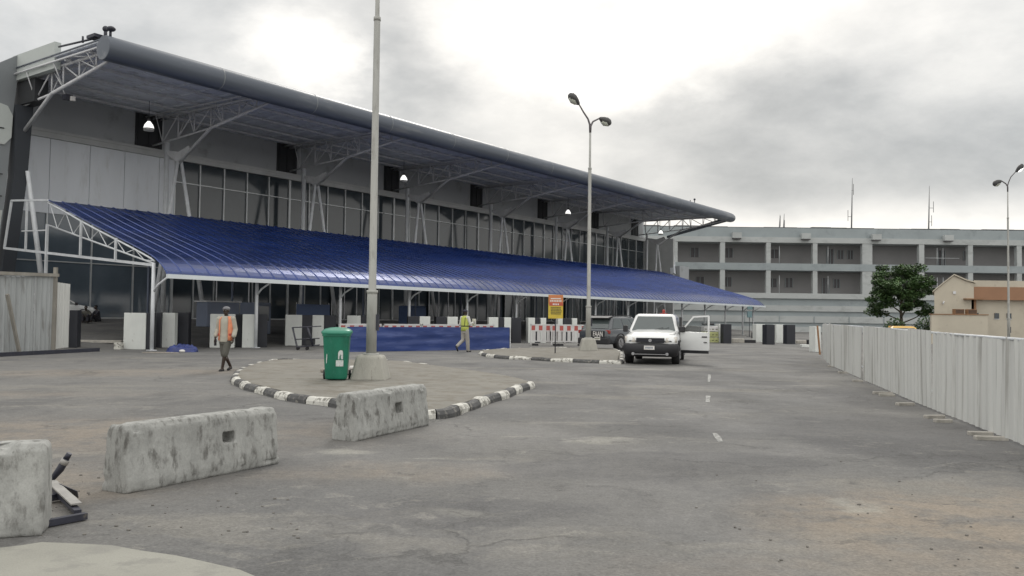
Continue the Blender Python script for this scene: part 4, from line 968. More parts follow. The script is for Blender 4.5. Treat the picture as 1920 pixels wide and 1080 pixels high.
for s in (-1, 1):
    g = MB(); g.tube([(s*.24, .25, .1), (s*.29, .25, .1)], .1, 16); o = g.build('wheel', M['rubber'], r); g = MB(); g.tube([(s*.291, .25, .1), (s*.30, .25, .1)], .05, 12); g.build('hub', M['rim'], o)
g = MB(); g.tube([(-.28, .25, .1), (.28, .25, .1)], .012); g.build('axle', M['steel_dark'], r)
# stickers (follow the slope of the front)
def onfront(x, z, e=.004): return (x, -(.25+(z-.06)*.088)-.02*(z-.5)*1.0-e-.004, z)
g = MB(); g.add([onfront(a, b) for a, b in ((.0, .30), (.155, .30), (.155, .43), (.0, .43))], [(0, 1, 2, 3)]); g.build('sticker', M['sticker'], r)
g = MB(); g.add([onfront(a, b) for a, b in ((.045, .45), (.07, .445), (.075, .52), (.10, .55), (.105, .45), (.145, .45), (.145, .60), (.13, .635), (.085, .64), (.055, .61), (.045, .58))], [tuple(range(11))]); g.build('emblem', M['sticker'], r)
g = MB(); g.add([onfront(a, b) for a, b in ((-.20, .37), (-.19, .36), (-.178, .50), (-.18, .56), (-.192, .56), (-.2, .46))], [tuple(range(6))]); g.build('scuff_mark', M['sticker'], r)
# litter beside it
p = G(663, 693, .13); g = MB(); g.tube([(-.1, 0, .05), (.12, .03, .05)], [.05, .055], 10); g.tube([(.12, .03, .05), (.17, .035, .06)], [.05, .03], 10); o = g.build('plastic_tub', M['white_paint'], None, (p.x, p.y, .128), rz=.2); tag(o, 'small white tub lying between the bin and the lamp post base', 'tub')
p = G(600, 700, .13); g = MB(); g.ball((0, 0, .06), .07, .06, .06); o = g.build('litter_bag', M['card'], None, (p.x, p.y+.3, .125)); tag(o, 'small pale bag of litter left of the bin foot', 'bag')

# ------------------------------------------------------------------ concrete barriers
def barrier(a, b, wd, hgt, lb, hole, seed):
    """front-bottom edge runs from a to b"""
    a, b = Vector((a.x, a.y, 0)), Vector((b.x, b.y, 0)); l = (b-a).length; g = MB()
    x0, x1 = 0, l; hb, ht = wd/2, wd*.36
    pr = [(-hb, 0), (-hb-.005, .09), (-ht-.012, hgt*.62), (-ht, hgt-.05), (-ht+.035, hgt), (ht-.035, hgt), (ht, hgt-.05), (ht+.012, hgt*.62), (hb+.005, .09), (hb, 0)]
    rings = []
    for x, k, dz in ((0.0, .93, -.03), (.02, 1, 0), (l-.03, 1, 0), (l, .92, -.035)):
        rings.append([(x, y*k, max(0, z+(dz if z > .3 else 0))) for y, z in pr])
    g.rings(rings)
    o = g.build('concrete_barrier', M['concrete']); fixnormals(o)
    if hole:
        c = MB(); c.box(hole[0]-hole[2]/2, hole[0]+hole[2]/2, -1, 1, hole[1], hole[1]+hole[3]); co = c.build('cut', M['dark']); fixnormals(co)
        bo = o.modifiers.new('b', 'BOOLEAN'); bo.object = co; bo.solver = 'EXACT'; bake(o); bpy.data.objects.remove(co)
    remesh(o, .014, False); bake(o)
    for v in o.data.vertices:
        c_ = v.co*1; q_ = c_+Vector((seed*3.3, 0, 0)); n1_ = noise.noise(q_*3)*.006+noise.noise(q_*11)*.002+noise.noise(q_*34)*.0015
        ch = max(0, noise.noise(q_*6)-.28)*.06 if (c_.z > hgt-.07 or c_.z < .06 or c_.x < .05 or c_.x > l-.05) else 0
        dirv = Vector((0 if .05 < c_.x < l-.05 else (1 if c_.x < .1 else -1), -1 if c_.y > 0 else 1, -1 if c_.z > hgt-.06 else 0))
        v.co = c_ + dirv*(ch+n1_*.5) + Vector((0, n1_, n1_*.5))
    for p_ in o.data.polygons: p_.use_smooth = True
    d = (b-a).normalized(); nrm = Vector((-d.y, d.x, 0)); p = a+nrm*hb
    o.location = (p.x, p.y, 0); o.rotation_euler = (0, 0, math.atan2(d.y, d.x)); tag(o, lb, 'concrete barrier', 'concrete barriers across the car park')
    return o
barrier(G(238, 927, 0), G(525, 869, 0), .33, .56, 'stained concrete barrier in the middle of the three, with a square hole', (1.12, .29, .15, .1), 1)
barrier(G(668, 828, 0), G(806, 797, 0), .36, .56, 'pale concrete barrier against the striped kerb of the island, farthest of three', (1.02, .24, .17, .13), 2)
bb = G(80, 1005, 0); ba = Vector((bb.x-.75*1.9, bb.y-.62*1.9+.0, 0)); 
barrier(Vector((bb.x-1.75, bb.y-.62, 0)), bb, .36, .61, 'dark stained concrete barrier cut off by the left edge, nearest of three', (.9, .3, .1, .06), 3)

# scrap steel frame on the ground
r = empty('scrap_frame', G(120, 960, 0)); o0 = G(120, 960, 0); tag(r, 'bent scrap steel frame lying between the two nearest concrete barriers', 'scrap frame')
def gp(x, y, z=.0): return G(x, y, z)-o0
g = MB(); g.beam(gp(70, 984, .03), gp(161, 967, .03), .05, .045); g.build('cross_bar', M['steel_dark'], r); g = MB(); g.beam(gp(70, 937, .05), gp(113, 930, .04), .05, .05); g.build('cross_bar', M['steel_dark'], r)
g = MB(); g.beam(gp(78, 893, .09), gp(146, 960, .03), .05, .03); g.build('side_rail', M['steel_dark'], r)
g = MB(); g.beam(gp(96, 902, .11), gp(143, 945, .07), .075, .012); g.build('top_plate', M['steel_light'], r)
g = MB(); A, B_, D_ = gp(110, 907, .11), gp(144, 921, .10), gp(146, 934, .02); g.add([A, B_, D_, A+Vector((0, .012, 0)), B_+Vector((0, .012, 0)), D_+Vector((0, .012, 0))], [(0, 2, 1), (3, 4, 5), (0, 1, 4, 3), (1, 2, 5, 4), (2, 0, 3, 5)]); g.build('gusset', M['steel_dark'], r)
g = MB(); q0 = gp(94, 903, .08); g.tube([q0, q0+Vector((.07, .02, .10)), q0+Vector((.12, .02, .19))], [.02, .032, .03], 10); g.tube([q0+Vector((.12, .02, .19)), q0+Vector((.145, .02, .235))], [.024, .022], 10); o = g.build('upright_arm', M['steel_dark'], r)
g = MB(); g.tube([q0+Vector((.095, .02, .145)), q0+Vector((.118, .02, .185))], .034, 10); g.build('clamp', M['steel_light'], o)
# scattered pebbles
g = MB(); rnd = random.Random(11)
for k in range(120):
    if k < 70: x, y = rnd.uniform(60, 560), rnd.uniform(870, 1010)
    elif k < 110: x, y = rnd.uniform(1250, 1920), rnd.uniform(860, 1070)
    else: x, y = rnd.uniform(1560, 1900), 0; y = 690+(x-1560)*.43+rnd.uniform(-14, 8)
    if 185 < x < 535 and 890-(x-235)*.2 > y-70 and y < 935: continue
    p = G(x, y, 0); s = rnd.uniform(.004, .012); g.ball((p.x, p.y, s*.4), s*rnd.uniform(.8, 1.7), s, s*.7, 6, 4)
tag(g.build('pebbles', M['pebble']), kind='stuff')

# ------------------------------------------------------------------ vehicles (nose towards -y)
def wheel(parent, x, y, r_=.37, wd=.24):
    s = 1 if x > 0 else -1
    g = MB(); g.tube([(x-s*wd, y, r_), (x-s*.02, y, r_), (x, y, r_)], [r_, r_, r_-.03], 24); w_ = g.build('wheel', M['rubber'], parent)
    g = MB(); g.tube([(x+s*.001, y, r_), (x+s*.012, y, r_)], [r_*.64, r_*.58], 20)
    for k in range(6):
        a = k*math.pi/3; g.beam((x+s*.02, y, r_), (x+s*.02, y+math.cos(a)*r_*.56, r_+math.sin(a)*r_*.56), .05, .03)
    g.build('rim', M['rim'], w_)
def body_loft(secs, name, m_, parent):
    g = MB(); g.smooth = True; rg = []
    for y, hw, zb, zs, zt in secs:
        half = [(0, zb), (hw*.8, zb), (hw*.97, zb+.05), (hw, zb+.2), (hw*.995, (zb+zs)/2+.05), (hw*.985, zs-.04), (hw*.95, zs+.0), (hw*.88, zs+(zt-zs)*.6), (hw*.6, zt), (0, zt+.01)]
        rg.append([(x, y, z) for x, z in half]+[(-x, y, z) for x, z in half[-2:0:-1]])
    g.rings(rg); o = fixnormals(g.build(name, m_, parent)); return o
def cabin(parent, m_, yb0, yb1, yt0, yt1, zb, zt, hwb, hwt, windows=True, glassm='car_glass', names=('windscreen', 'rear_window', 'side_window'), doors=2):
    """greenhouse frustum with real panes set 6 mm proud"""
    g = MB(); g.smooth = True
    def ring(f):
        y0 = yb0+(yt0-yb0)*f; y1 = yb1+(yt1-yb1)*f; hw = hwb+(hwt-hwb)*f; z = zb+(zt-zb)*f; c = .1
        return [(-hw+c, y0, z), (hw-c, y0, z), (hw, y0+c, z), (hw, y1-c, z), (hw-c, y1, z), (-hw+c, y1, z), (-hw, y1-c, z), (-hw, y0+c, z)]
    g.smooth = False
    top = [(x*.86, (y-(yt0+yt1)/2)*.9+(yt0+yt1)/2, zt+.05) for x, y, z in ring(1)]
    g.rings([ring(0), ring(.5), ring(1), top]); cb = fixnormals(g.build('cabin', m_, parent, bevel=.05))
    def P(f, side, s):
        y0 = yb0+(yt0-yb0)*f; y1 = yb1+(yt1-yb1)*f; hw = hwb+(hwt-hwb)*f; z = zb+(zt-zb)*f
        if side == 'f': return Vector((s*(hw-.11), y0-.008, z+.003))
        if side == 'r': return Vector((s*(hw-.11), y1+.008, z+.003))
        return Vector(((hw+.008)*(1 if side == '+' else -1), y0+.12+(y1-y0-.24)*s, z))
    def pane(name, pts, par=cb):
        g = MB(); g.add(pts, [(0, 1, 2, 3)]); g.build(name, M[glassm], par)
    pane(names[0], [P(.06, 'f', -1), P(.06, 'f', 1), P(.93, 'f', 1), P(.93, 'f', -1)]); pane(names[1], [P(.1, 'r', 1), P(.1, 'r', -1), P(.9, 'r', -1), P(.9, 'r', 1)])
    for sd_ in '+-':
        for k in range(doors):
            a, b = k/doors+.025, (k+1)/doors-.025
            q = [P(.1, sd_, a), P(.1, sd_, b), P(.88, sd_, b), P(.88, sd_, a)]
            pane(names[2], q if sd_ == '+' else q[::-1])
    return cb
def ttext(s, size, m_, parent, loc, rot, name='lettering', ext=.004):
    cu = bpy.data.curves.new('t', 'FONT'); cu.body = s; cu.size = size; cu.extrude = ext; cu.align_x = 'CENTER'; cu.align_y = 'CENTER'; cu.offset = size*.012
    to = bpy.data.objects.new('t', cu); C.objects.link(to); dg = bpy.context.evaluated_depsgraph_get(); dg.update()
    me = bpy.data.meshes.new_from_object(to.evaluated_get(dg)); bpy.data.objects.remove(to); me.materials.clear(); me.materials.append(m_)
    o = bpy.data.objects.new(name, me); C.objects.link(o); o.parent = parent; o.location = loc; o.rotation_euler = rot; return o

# white pickup
al = R(14); pc = G(1219, 684, 0); ctr = Vector((pc.x, pc.y, 0))+Vector((math.sin(al), math.cos(al), 0))*2.6
PU = empty('pickup_truck', (ctr.x, ctr.y, 0), -al); tag(PU, 'white pickup truck with its right hand front door standing open', 'pickup truck')
body_loft([(-2.62, .66, .60, .80, .88), (-2.56, .78, .56, .86, .935), (-2.40, .85, .54, .92, .99), (-2.1, .88, .54, .97, 1.05), (-1.2, .89, .5, 1.02, 1.15), (1.0, .89, .45, 1.02, 1.1)], 'body', M['car_white'], PU)
g = MB(); 
for x0, x1, y0, y1, z0, z1 in ((-.88, .88, 1.05, 1.1, .5, 1.1), (-.88, .88, 2.52, 2.58, .5, 1.1), (-.88, -.82, 1.1, 2.52, .5, 1.1), (.82, .88, 1.1, 2.52, .5, 1.1), (-.82, .82, 1.1, 2.52, .5, .6)): g.box(x0, x1, y0, y1, z0, z1)
g.build('cargo_bed', M['car_white'], PU, bevel=.015)
cabin(PU, M['car_white'], -1.36, 1.0, -.66, .86, 1.07, 1.63, .86, .69)
g = MB(); g.smooth = True; rg = []
for z, hw, yy in ((.26, .80, -2.50), (.30, .86, -2.62), (.45, .90, -2.70), (.62, .90, -2.70), (.69, .87, -2.66), (.71, .82, -2.60)):
    rg.append([(-hw, -2.05, z), (-hw, yy+.22, z), (-hw*.86, yy+.05, z), (-hw*.4, yy-.02, z), (0, yy-.04, z), (hw*.4, yy-.02, z), (hw*.86, yy+.05, z), (hw, yy+.22, z), (hw, -2.05, z)])
g.rings(rg); bmp = fixnormals(g.build('front_bumper', M['trim'], PU))
g = MB(); g.box(-.46, .46, -2.665, -2.5, .72, .885); gr = g.build('grille', M['trim'], PU, bevel=.02)
g = MB()
for z in (.75, .80, .85): g.box(-.44, .44, -2.685, -2.666, z-.008, z+.008)
g.build('grille_bar', M['steel_dark'], gr)
g = MB(); g.tube([(0, -2.70, .80), (0, -2.686, .80)], .055, 16); g.build('emblem', M['rim'], gr)
for s in (-1, 1):
    g = MB(); g.smooth = True; g.rings([[(s*.48, -2.62, .73), (s*.85, -2.42, .73), (s*.87, -2.36, .93), (s*.50, -2.56, .90)], [(s*.50, -2.68, .745), (s*.81, -2.53, .745), (s*.83, -2.47, .90), (s*.52, -2.64, .875)]]); fixnormals(g.build('headlight', M['headlight'], PU))
    g = MB(); g.tube([(s*.55, -2.70, .36), (s*.55, -2.735, .36)], .05, 12); g.build('fog_lamp', M['rim'], bmp)
    g = MB(); g.box(min(s*.82, s*.93), max(s*.82, s*.93), -2.1, -1.25, .72, .80); g.box(min(s*.84, s*.93), max(s*.84, s*.93), -2.14, -2.06, .45, .8); g.build('wheel_arch', M['trim'], PU, bevel=.02)
    for yy in (-1.68, 1.55): wheel(PU, s*.90, yy, .37, .25)
g = MB(); g.box(-.85, .85, -2.3, 2.4, .32, .52); g.build('chassis', M['trim'], PU)
g = MB(); g.box(-.6, .6, -2.742, -2.72, .34, .36); g.build('bumper_strip', M['rim'], bmp)
g = MB(); g.box(-.17, .17, -2.775, -2.745, .50, .63); pl = g.build('number_plate', M['white_paint'], bmp); pl.location.x = -.02
g = MB()
for k in range(6): g.box(-.12+k*.042, -.095+k*.042, -2.778, -2.776, .535, .595)
g.build('plate_characters', M['booth'], pl)
g = MB(); g.box(-1.06, -.9, -1.2, -1.05, 1.05, 1.28); g.build('mirror', M['trim'], PU, bevel=.03)
g = MB(); g.tube([(.25, .0, 1.70), (.25, 0, 1.75)], .05, 12); g.ball((.25, 0, 1.79), .06, .06, .06); g.box(.12, .38, -.06, .06, 1.69, 1.715); g.build('beacon', M['redlight'], PU)
g = MB(); g.box(.855, .905, -1.05, .0, .5, 1.58); g.build('cab_shade_panel', M['trim'], PU)  # black panel stands in for the shaded inside of the cab
g = MB(); g.add([(-.5, -.885, 1.44), (-.28, -.885, 1.44), (-.28, -.835, 1.49), (-.5, -.835, 1.49)], [(0, 1, 2, 3)]); g.build('windscreen_sticker', M['sticker'], PU)
for s in (-1, 1): g = MB(); g.beam((s*.1, -1.37, 1.10), (s*.1+.42, -1.22, 1.22), .012, .012); g.build('wiper', M['trim'], PU)
g = MB(); g.box(-.80, .80, -2.33, -2.325, .99, 1.0); g.tube([(-.78, -2.3, 1.02), (-.80, -1.45, 1.112)], .006, 5); g.tube([(.78, -2.3, 1.02), (.80, -1.45, 1.112)], .006, 5); g.build('bonnet_seam', M['trim'], PU)
# open door: hinge at (.9,-1.1); door local x = along the door
dr_ = empty('door', (.905, -1.12, 0), R(-22)); dr_.parent = PU
g = MB(); g.prism_y([(0, .48), (.03, .36), (1.0, .40), (1.05, .5), (1.06, 1.07), (0, 1.09)], -.045, .0); dm = g.build('door_skin', M['car_white'], dr_, bevel=.012)
g = MB(); g.beam((.02, -.02, 1.08), (.48, -.03, 1.58), .04, .05); g.beam((.46, -.03, 1.59), (1.03, -.03, 1.62), .04, .05); g.beam((1.03, -.03, 1.06), (1.03, -.03, 1.64), .04, .07); g.build('door_frame', M['car_white'], dr_)
g = MB(); g.add([(.06, -.02, 1.09), (1.0, -.02, 1.08), (1.0, -.02, 1.6), (.5, -.02, 1.57)], [(0, 1, 2, 3)]); g.build('door_glass', M['clear_glass'], dr_)
g = MB(); g.box(.0, 1.04, -.055, -.047, .36, .46); g.build('door_sill', M['trim'], dr_)
g = MB(); g.box(.8, .98, -.065, -.047, .9, .94); g.box(.86, .98, -.06, -.047, .72, .75); g.build('handle', M['trim'], dr_)
g = MB(); g.box(.0, .2, -.14, -.05, 1.06, 1.26); g.build('mirror', M['trim'], dr_, bevel=.03)

def suv(m_, lb, loc, rz, cat='car', group=None, plate=False, sc_=1.0, name='parked_car'):
    S = empty(name, loc, rz); tag(S, lb, cat, group)
    body_loft([(-2.32, .62, .42, .66, .74), (-2.22, .78, .33, .78, .86), (-1.9, .88, .28, .86, .96), (-1.15, .92, .26, .93, 1.06), (-.2, .93, .26, .96, 1.04), (1.3, .92, .28, .99, 1.06), (2.05, .88, .32, .98, 1.06), (2.28, .82, .36, .92, 1.0), (2.34, .76, .42, .85, .92)], 'body', m_, S)
    cb = cabin(S, m_, -1.3, 2.22, -.35, 1.72, .98, 1.56, .84, .62, doors=3)
    g = MB(); g.prism_x([(1.62, 1.62), (2.05, 1.53), (2.0, 1.48), (1.6, 1.56)], -.6, .6); g.build('roof_spoiler', m_ if not plate else M['trim'], cb, bevel=.01)
    for s in (-1, 1):
        g = MB(); g.tube([(s*.56, -.2, 1.63), (s*.58, .6, 1.66), (s*.56, 1.5, 1.63)], .018, 6); g.build('roof_rail', M['trim'], cb)
        for yy in (-1.42, 1.38):
            wheel(S, s*.925, yy, .36, .24); g = MB(); g.smooth = False
            a_ = [R(k*15) for k in range(13)]; g.rings([[(s*x, yy+rr*math.cos(t_), .36+rr*math.sin(t_)) for t_ in a_] for x, rr in ((.80, .42), (.935, .42), (.945, .455), (.80, .47))], cap=False, closed=False); g.build('wheel_arch', M['trim'], S)
        g = MB(); g.box(min(s*.62, s*.86), max(s*.62, s*.86), 2.2, 2.31, .80, .96); g.build('tail_light', M['redlight'], S, bevel=.02)
        g = MB(); g.box(min(s*.5, s*.82), max(s*.5, s*.82), -2.3, -2.15, .66, .78); g.build('headlight', M['headlight'], S, bevel=.03)
        g = MB(); g.box(min(s*.94, s*1.1), max(s*.94, s*1.1), -.98, -.85, 1.0, 1.15); g.build('mirror', M['trim'], S, bevel=.03)
    g = MB(); g.box(-.84, .84, 2.15, 2.40, .30, .60); bm_ = g.build('rear_bumper', M['trim'] if plate else m_, S, bevel=.05)
    g = MB(); g.box(-.82, .82, -2.38, -2.1, .28, .55); g.build('front_bumper', M['trim'] if plate else m_, S, bevel=.05)
    g = MB(); g.box(-.35, .35, 2.335, 2.36, .86, .90); g.build('tailgate_strip', M['rim'], S)
    if plate:
        g = MB(); g.box(-.62, .12, 2.345, 2.37, .56, .92); bd = g.build('rear_panel', M['trim'], S)
        g = MB(); g.box(-.42, -.12, 2.402, 2.415, .50, .64); pp = g.build('number_plate', M['white_paint'], S)
        g = MB()
        for k in range(5): g.box(-.38+k*.05, -.35+k*.05, 2.416, 2.418, .535, .60)
        g.build('plate_characters', M['ink'], pp)
        tt = ttext('FAAN', .34, M['white_paint'], bd, (-.27, 2.376, .77), (R(90), 0, R(180))); tt.scale = (.62, 1, 1)
    return S
suv(M['car_dark'], 'dark grey hatchback parked under the canopy edge behind the pickup', (5.25, 41.6, 0), R(142), plate=True)
p = P0+DD*3.5+NN*15.5; suv(M['car_white'], 'white car parked on the forecourt behind the left hoarding', (p.x, p.y, gz(p.x, p.y)-.2), TROT+R(90))
suv(M['car_yellow'], 'yellow car of which only the roof shows above the white fence', ((1693-960)*46/1600, 46, -.33), R(-20))

# ------------------------------------------------------------------ people
def capsule(g, pts, rs, n=12):
    pts = [Vector(p) for p in pts]; g.tube(pts, rs, n)
    for p, r_ in zip(pts, rs): g.ball(p, r_, r_, r_, n, 6)
def hand(g, wr, d, palm, side, curl=.6):
    """wr wrist, d direction of hand, palm normal; five separate fingers"""
    d = Vector(d).normalized(); pn = Vector(palm).normalized(); s = d.cross(pn).normalized()*side
    for k in (-1, 0, 1): g.tube([wr, wr+d*.045+s*k*.012, wr+d*.09+s*k*.022], [.022, .02, .016], 8)
    for k, l in ((-1.5, .065), (-.5, .078), (.5, .072), (1.5, .056)):
        b0 = wr+d*.088+s*k*.019; b1 = b0+(d*math.cos(curl*.5)+pn*math.sin(curl*.5))*l*.5; b2 = b1+(d*math.cos(curl*1.3)+pn*math.sin(curl*1.3))*l*.5
        g.tube([b0-d*.01, b0, b1, b2], [.010, .0095, .009, .0075], 6)
    t0 = wr+d*.03-s*.022; t1 = t0-s*.03+d*.035+pn*.012; g.tube([t0, t1, t1+d*.03+pn*.008], [.012, .011, .009], 6)
def head(g, c, s=1.0, facing=Vector((0, 1, 0))):
    """egg-shaped head, face towards +y local"""
    c = Vector(c); g.ball(c+Vector((0, -.01, .02)), .075*s, .092*s, .09*s, 16, 10); g.ball(c+Vector((0, .018, -.045)), .056*s, .066*s, .07*s, 14, 8)
    g.ball(c+Vector((0, .095, -.01))*s, .014*s, .02*s, .024*s, 8, 6)
    for k in (-1, 1): g.ball(c+Vector((k*.078, -.005, -.005))*s, .012*s, .02*s, .03*s, 8, 6)
    g.ball(c+Vector((0, .082, -.055))*s, .026*s, .012*s, .008*s, 8, 6)
def face_bits(parent, c):
    c = Vector(c); g = MB()
    for k in (-1, 1): g.ball(c+Vector((k*.03, .079, .012)), .012, .008, .007, 8, 6)
    g.build('eyes', M['white_paint'], parent)
    g = MB()
    for k in (-1, 1): g.ball(c+Vector((k*.03, .086, .012)), .005, .004, .005, 6, 4)
    g.build('pupils', M['hair'], parent)

def person_orange():
    p = G(422, 695.5, 0); r = empty('person', (p.x, p.y, 0), R(172)); tag(r, 'person walking in an orange vest over a pale shirt with grey shorts', 'person')
    W = lambda x, y, z: Vector((x, y, z))
    g = MB()
    hipL, hipR = W(-.085, 0, .86), W(.085, 0, .86)
    kL, kR = W(-.035, .10, .47), W(.05, -.02, .46); aL, aR = W(.03, .10, .08), W(-.035, -.22, .12)
    capsule(g, [hipL, kL, aL], [.085, .055, .036]); capsule(g, [W(-.04, .07, .32)-W(0, .02, 0)], [.05]); capsule(g, [hipR, kR, aR], [.085, .055, .036]); capsule(g, [W(.02, -.10, .32)], [.05])
    capsule(g, [aL-W(0, .02, .03), aL+W(.0, .13, -.05)], [.035, .026]); capsule(g, [aR-W(0, .02, .03), aR+W(.0, .11, -.08)], [.035, .026])
    g.ell([(0, 0, .80, .10, .08), (0, 0, .86, .145, .1), (0, 0, 1.0, .135, .095), (0, 0, 1.18, .155, .105), (0, 0, 1.34, .165, .1), (0, 0, 1.40, .12, .08), (0, 0, 1.43, .06, .05)])
    g.tube([W(0, -.005, 1.38), W(0, .01, 1.50)], [.055, .048], 12); head(g, (0, .02, 1.575))
    for s in (-1, 1):
        sh, el, wr = W(s*.185, 0, 1.37), W(s*.235, -.03 if s < 0 else -.02, 1.10), W(s*.245, .10 if s > 0 else .08, .86)
        capsule(g, [W(s*.1, 0, 1.36), sh, el, wr], [.07, .055, .04, .028]); hand(g, wr, W(s*.05, .12, -1), W(-s, .2, 0), s, .7)
    body = remesh(g.build('body', M['skin'], r), .009, True, 2); face_bits(body, (0, .02, 1.575))
    g = MB(); g.ell([(0, 0, .76, .19, .135), (0, 0, .9, .18, .13), (0, 0, 1.05, .168, .122), (0, 0, 1.2, .178, .125), (0, 0, 1.33, .19, .115), (0, 0, 1.40, .155, .095), (0, 0, 1.44, .08, .065)])
    for s in (-1, 1):
        sh, el, wr = W(s*.185, 0, 1.36), W(s*.24, -.03, 1.09), W(s*.25, .06, .93); capsule(g, [W(s*.1, 0, 1.36), sh, el, wr], [.08, .078, .066, .062])
    remesh(g.build('shirt', M['shirt'], r), .011, True, 2)
    g = MB()
    for s in (-1, 1):   # vest: two front panels, open in the middle
        pts = []
        for z, rx, ry in ((.80, .205, .155), (.95, .195, .148), (1.1, .188, .140), (1.25, .195, .14), (1.36, .195, .125), (1.425, .13, .095)):
            pts.append([(s*rx*math.cos(a), ry*math.sin(a), z) for a in [R(x) for x in (52 if s > 0 else 56, 35, 15, -10, -35, -60, -90)]])
        n0 = 7; g.smooth = True; g.add([q for r_ in pts for q in r_], [(i*n0+j, i*n0+j+1, (i+1)*n0+j+1, (i+1)*n0+j) for i in range(5) for j in range(6)])
    o = g.build('vest', M['orange'], r); sol = o.modifiers.new('t', 'SOLIDIFY'); sol.thickness = .014; sol.offset = 1
    g = MB()
    for s in (-1, 1):
        g.add([(s*rx*math.cos(a), ry*math.sin(a), z) for z, rx, ry in ((.93, .213, .166), (.985, .212, .166)) for a in [R(x) for x in (50, 35, 15, -10, -35, -60, -90)]], [(j, j+1, 8+j, 7+j) for j in range(6)])
    g.build('vest_band', M['red'], o)
    g = MB(); g.ell([(0, 0, .70, .155, .12), (0, 0, .80, .165, .118), (0, 0, .90, .155, .11)]); capsule(g, [hipL, kL+W(0, 0, -.03)], [.105, .083]); capsule(g, [hipR, kR+W(0, 0, -.03)], [.105, .083]); remesh(g.build('shorts', M['shorts'], r), .012, True, 2)
    g = MB(); g.ball((0, .005, 1.635), .094, .108, .06, 16, 8); g.ell([(0, .1, 1.615, .07, .07), (0, .105, 1.622, .07, .07)], 14); g.build('cap', M['cap'], r)
    for a, d in ((aL, .0), (aR, .0)):
        g = MB(); capsule(g, [a+W(0, -.04, -.055), a+W(0, .13, -.06 if a is aL else -.085)], [.036, .032]); g.build('sandal', M['shoe'], r)
    g = MB(); g.box(.22, .27, .06, .12, .66, .84); g.build('held_item', M['dark_cloth'], r, bevel=.01)
def person_yellow():
    p = G(871, 660, 0); r = empty('person', (p.x, p.y, 0), R(-42)); tag(r, 'person in a yellow green vest and beige trousers walking away past the blue hoarding', 'person')
    W = lambda x, y, z: Vector((x, y, z)); g = MB(); s0 = 1.05
    hipL, hipR = W(-.09, 0, .93), W(.09, 0, .93); kR, aR = W(.09, .08, .50), W(.09, .12, .08); kL, aL = W(-.09, -.02, .50), W(-.09, -.38, .24)
    capsule(g, [hipL, kL, aL], [.09, .058, .038]); capsule(g, [hipR, kR, aR], [.09, .058, .038])
    g.ell([(0, 0, .86, .11, .09), (0, 0, .92, .155, .11), (0, 0, 1.07, .145, .1), (0, 0, 1.26, .165, .11), (0, 0, 1.43, .175, .105), (0, 0, 1.50, .12, .08), (0, 0, 1.53, .06, .05)])
    g.tube([W(0, 0, 1.48), W(0, .02, 1.60)], [.058, .05], 12); head(g, (0, .03, 1.68), 1.03)
    arms = {1: (W(.2, 0, 1.46), W(.27, .05, 1.2), W(.22, .3, 1.27)), -1: (W(-.2, 0, 1.46), W(-.26, -.02, 1.18), W(-.12, .24, 1.12))}
    for s, (sh, el, wr) in arms.items(): capsule(g, [W(s*.1, 0, 1.45), sh, el, wr], [.07, .058, .044, .03]); hand(g, wr, (wr-el), W(-s, 0, .3), s, .9)
    body = remesh(g.build('body', M['skin'], r), .009, True, 2); face_bits(body, (0, .03, 1.68))
    g = MB(); g.ell([(0, 0, .88, .17, .125), (0, 0, 1.0, .168, .122), (0, 0, 1.2, .175, .125), (0, 0, 1.42, .19, .118), (0, 0, 1.5, .15, .095), (0, 0, 1.545, .075, .062)])
    for s, (sh, el, wr) in arms.items(): capsule(g, [W(s*.1, 0, 1.45), sh, el, el.lerp(wr, .75)], [.08, .074, .06, .048])
    remesh(g.build('shirt', M['white_cloth'], r), .011, True, 2)
    g = MB(); g.ell([(0, 0, .90, .192, .148), (0, 0, 1.05, .185, .142), (0, 0, 1.22, .19, .143), (0, 0, 1.42, .203, .135), (0, 0, 1.505, .155, .107), (0, 0, 1.54, .09, .07)]); vst = g.build('vest', M['hivis'], r)
    g = MB(); g.ell([(0, 0, 1.08, .190, .147), (0, 0, 1.125, .191, .148)]); g.beam((.1, -.128, 1.12), (.13, -.115, 1.47), .02, .015); g.build('strap', M['strap'], vst)
    g = MB(); g.ell([(0, 0, .80, .15, .12), (0, 0, .9, .172, .125), (0, 0, .97, .165, .12)]); capsule(g, [hipL, kL, aL+W(0, .02, .02)], [.11, .085, .066]); capsule(g, [hipR, kR, aR+W(0, 0, .0)], [.11, .09, .075]); remesh(g.build('trousers', M['trouser'], r), .012, True, 2)
    g = MB(); g.ball((0, .01, 1.745), .098, .112, .062, 16, 8); g.ell([(0, .12, 1.722, .07, .07), (0, .12, 1.73, .07, .07)], 14); g.build('cap', M['cap_dark'], r)
    g = MB(); capsule(g, [aR+W(0, -.05, -.04), aR+W(0, .15, -.05)], [.04, .034]); g.build('shoe', M['shoe'], r)
    g = MB(); capsule(g, [aL+W(0, -.03, .0), aL+W(0, .06, -.18)], [.04, .034]); g.build('shoe', M['shoe'], r)
    g = MB(); g.box(.1, .32, .33, .342, 1.12, 1.42); g.build('paper', M['white_paint'], r)
person_orange(); person_yellow()
